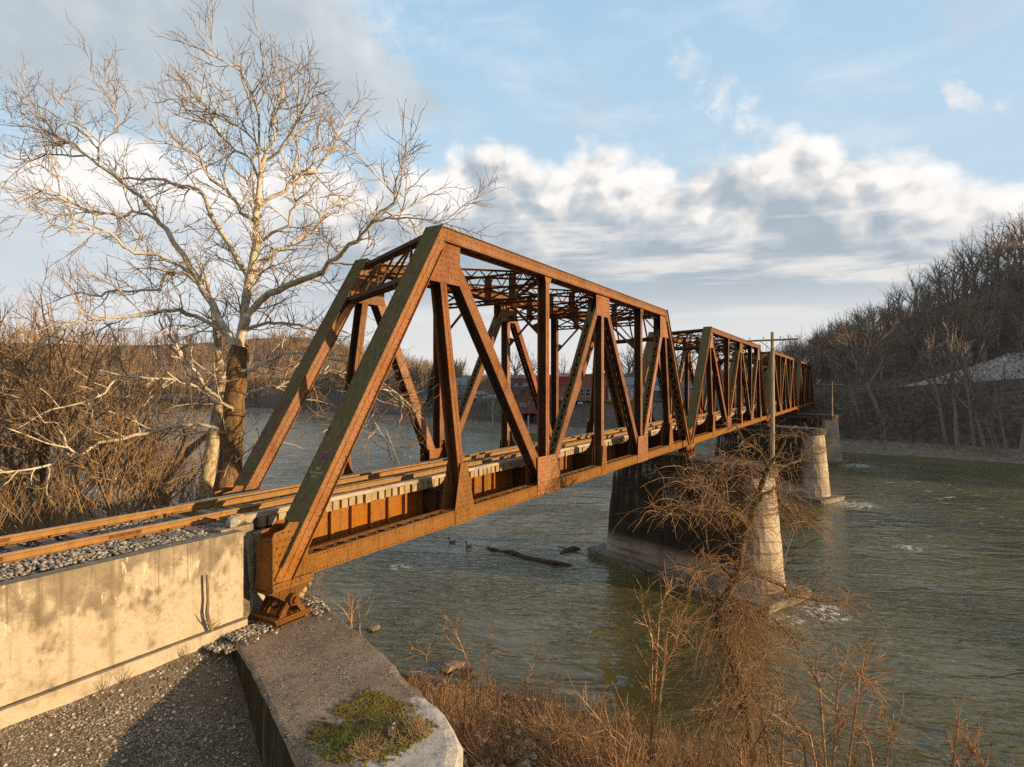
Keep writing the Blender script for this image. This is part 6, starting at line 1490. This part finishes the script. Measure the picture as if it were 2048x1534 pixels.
# cumulus bank
top = curve([(-400,330),(0,285),(150,300),(300,268),(430,300),(600,280),(700,300),(780,318),(850,345),(900,300),(950,262),(1005,285),(1080,322),(1125,300),(1160,272),(1200,264),(1260,285),(1320,270),(1380,290),(1430,278),(1470,295),(1510,300),(1560,262),(1600,228),(1650,240),(1690,262),(1760,300),(1830,310),(1900,330),(1980,352),(2048,350),(2300,380)])
edge = math_(t, 'ADD', math_(t, 'SUBTRACT', top, eld), math_(t, 'ADD', math_(t, 'MULTIPLY', nf0, 3.), math_(t, 'ADD', math_(t, 'MULTIPLY', nb0, 3.), math_(t, 'ADD', math_(t, 'MULTIPLY', nh0, 1.6), math_(t, 'MULTIPLY', bl, 7.)))))
dep = math_(t, 'ADD', math_(t, 'SUBTRACT', top, eld), math_(t, 'ADD', math_(t, 'MULTIPLY', nb0, 13.), math_(t, 'ADD', math_(t, 'MULTIPLY', nf0, 5.), math_(t, 'MULTIPLY', lit, math_(t, 'MULTIPLY', mapr(t, math_(t, 'SUBTRACT', top, eld), 14., 2., .22, 1.), -24.)))))
bank = ramp(t, mapr(t, dep, -3., 27., 0, 1, False), [(0, C(.92,.90,.88)), (.14, C(.86,.83,.80)), (.21, C(.71,.70,.69)), (.29, C(.52,.555,.59)), (.42, C(.37,.435,.495)), (.66, C(.42,.475,.53)), (.9, C(.60,.63,.65)), (1, C(.64,.64,.62))])
low = ramp(t, mapr(t, math_(t, 'ADD', eld, math_(t, 'MULTIPLY', nw, 2.)), 0, 12, 0, 1, False), [(0, C(.76,.73,.70)), (.5, C(.66,.67,.675)), (1, C(.50,.545,.585))])
bank = mix(t, mapr(t, eld, 11., 5.5), bank, low)
leftw = mapr(t, azd, -14., -26.)                 # brighter behind the sycamore
lft = ramp(t, mapr(t, math_(t, 'ADD', eld, math_(t, 'MULTIPLY', nb0, 16.)), 0, 24, 0, 1, False), [(0, C(.80,.77,.74)), (.3, C(.62,.66,.70)), (.5, C(.58,.63,.68)), (.68, C(.90,.88,.85)), (1, C(.94,.92,.90))])
bank = mix(t, math_(t, 'MULTIPLY', leftw, .9), bank, lft)
sk = mix(t, mapr(t, edge, -.4, 2.4), sk, bank)
# pale streaks crossing the grey
st = noise(t, mapping(t, P3, (.35, 2.4, 1), (2, 6, 0), (0, 0, -.12)), 1.7, 7, .6, .2)
sk = mix(t, math_(t, 'MULTIPLY', math_(t, 'MULTIPLY', mapr(t, st, .47, .68), mapr(t, eld, 19., 14.)), math_(t, 'MULTIPLY', mapr(t, eld, 4., 9.), .7)), sk, CRM)
# slate grey deck, upper left
lowA = curve([(-400,330),(0,225),(120,262),(300,282),(500,265),(640,275),(760,268),(860,262),(940,240),(1010,215),(1060,120),(1100,-200),(1400,-700)])
fa_ = math_(t, 'ADD', math_(t, 'SUBTRACT', eld, lowA), math_(t, 'ADD', math_(t, 'MULTIPLY', nb0, 9.), math_(t, 'MULTIPLY', nw, 0.)))
ra = curve([(-400,-900),(300,-900),(480,-420),(600,-180),(700,-40),(800,90),(880,150),(960,190),(1040,225),(1100,300),(1500,600)])   # right limit of the deck
fb_ = math_(t, 'ADD', math_(t, 'SUBTRACT', ra, eld), math_(t, 'ADD', math_(t, 'MULTIPLY', nb0, 8.), math_(t, 'MULTIPLY', nf0, 4.)))
deck = ramp(t, math_(t, 'ADD', math_(t, 'MULTIPLY', nb, .75), math_(t, 'MULTIPLY', nw, .25)), [(.3, C(.37,.42,.465)), (.48, C(.46,.51,.55)), (.6, C(.58,.62,.65)), (.72, C(.80,.80,.80))])
sk = mix(t, math_(t, 'MULTIPLY', math_(t, 'MULTIPLY', mapr(t, fa_, -.6, 2.6), mapr(t, fb_, 0., 4.)), .93), sk, deck)
# behind the viewer: plain sky
front = mapr(t, math_(t, 'ABSOLUTE', azd), 75., 55.)
back = mix(t, .12, C(.36,.40,.45), clear)
sk = mix(t, front, back, sk)
sk = mix(t, mapr(t, Z_, -.02, -.1), sk, C(.08,.07,.05))
bg = N(t, 'Background', {'Color': sk, 'Strength': STR}); o = N(t, 'OutputWorld'); t.links.new(bg.outputs[0], o.inputs[0])
W.cycles.sampling_method = 'MANUAL'; W.cycles.sample_map_resolution = 512

sl = bpy.data.lights.new('sun', 'SUN'); sl.energy = 4.8; sl.angle = R(.55); sl.color = (1., .72, .42)
so = bpy.data.objects.new('sun', sl); link(so); so.rotation_mode = 'QUATERNION'; so.rotation_quaternion = Vector(sun_dir).to_track_quat('Z', 'Y')
cam = bpy.data.cameras.new('camera'); cam.sensor_width = 36; cam.lens = FPX/2048*36; cam.clip_end = 6000; cam.clip_start = .1
co = bpy.data.objects.new('camera', cam); link(co)
co.matrix_world = Matrix(((RG2[0], UP2[0], -FWD[0], CAM[0]), (RG2[1], UP2[1], -FWD[1], CAM[1]), (RG2[2], UP2[2], -FWD[2], CAM[2]), (0,0,0,1)))
S.camera = co
S.view_settings.view_transform = 'Standard'; S.view_settings.look = 'None'; S.view_settings.exposure = .5; S.view_settings.gamma = 1.
S.render.engine = 'CYCLES'
cy = S.cycles; cy.max_bounces = 5; cy.diffuse_bounces = 3; cy.glossy_bounces = 3; cy.transmission_bounces = 2; cy.use_adaptive_sampling = True; cy.adaptive_threshold = .02; cy.use_denoising = False
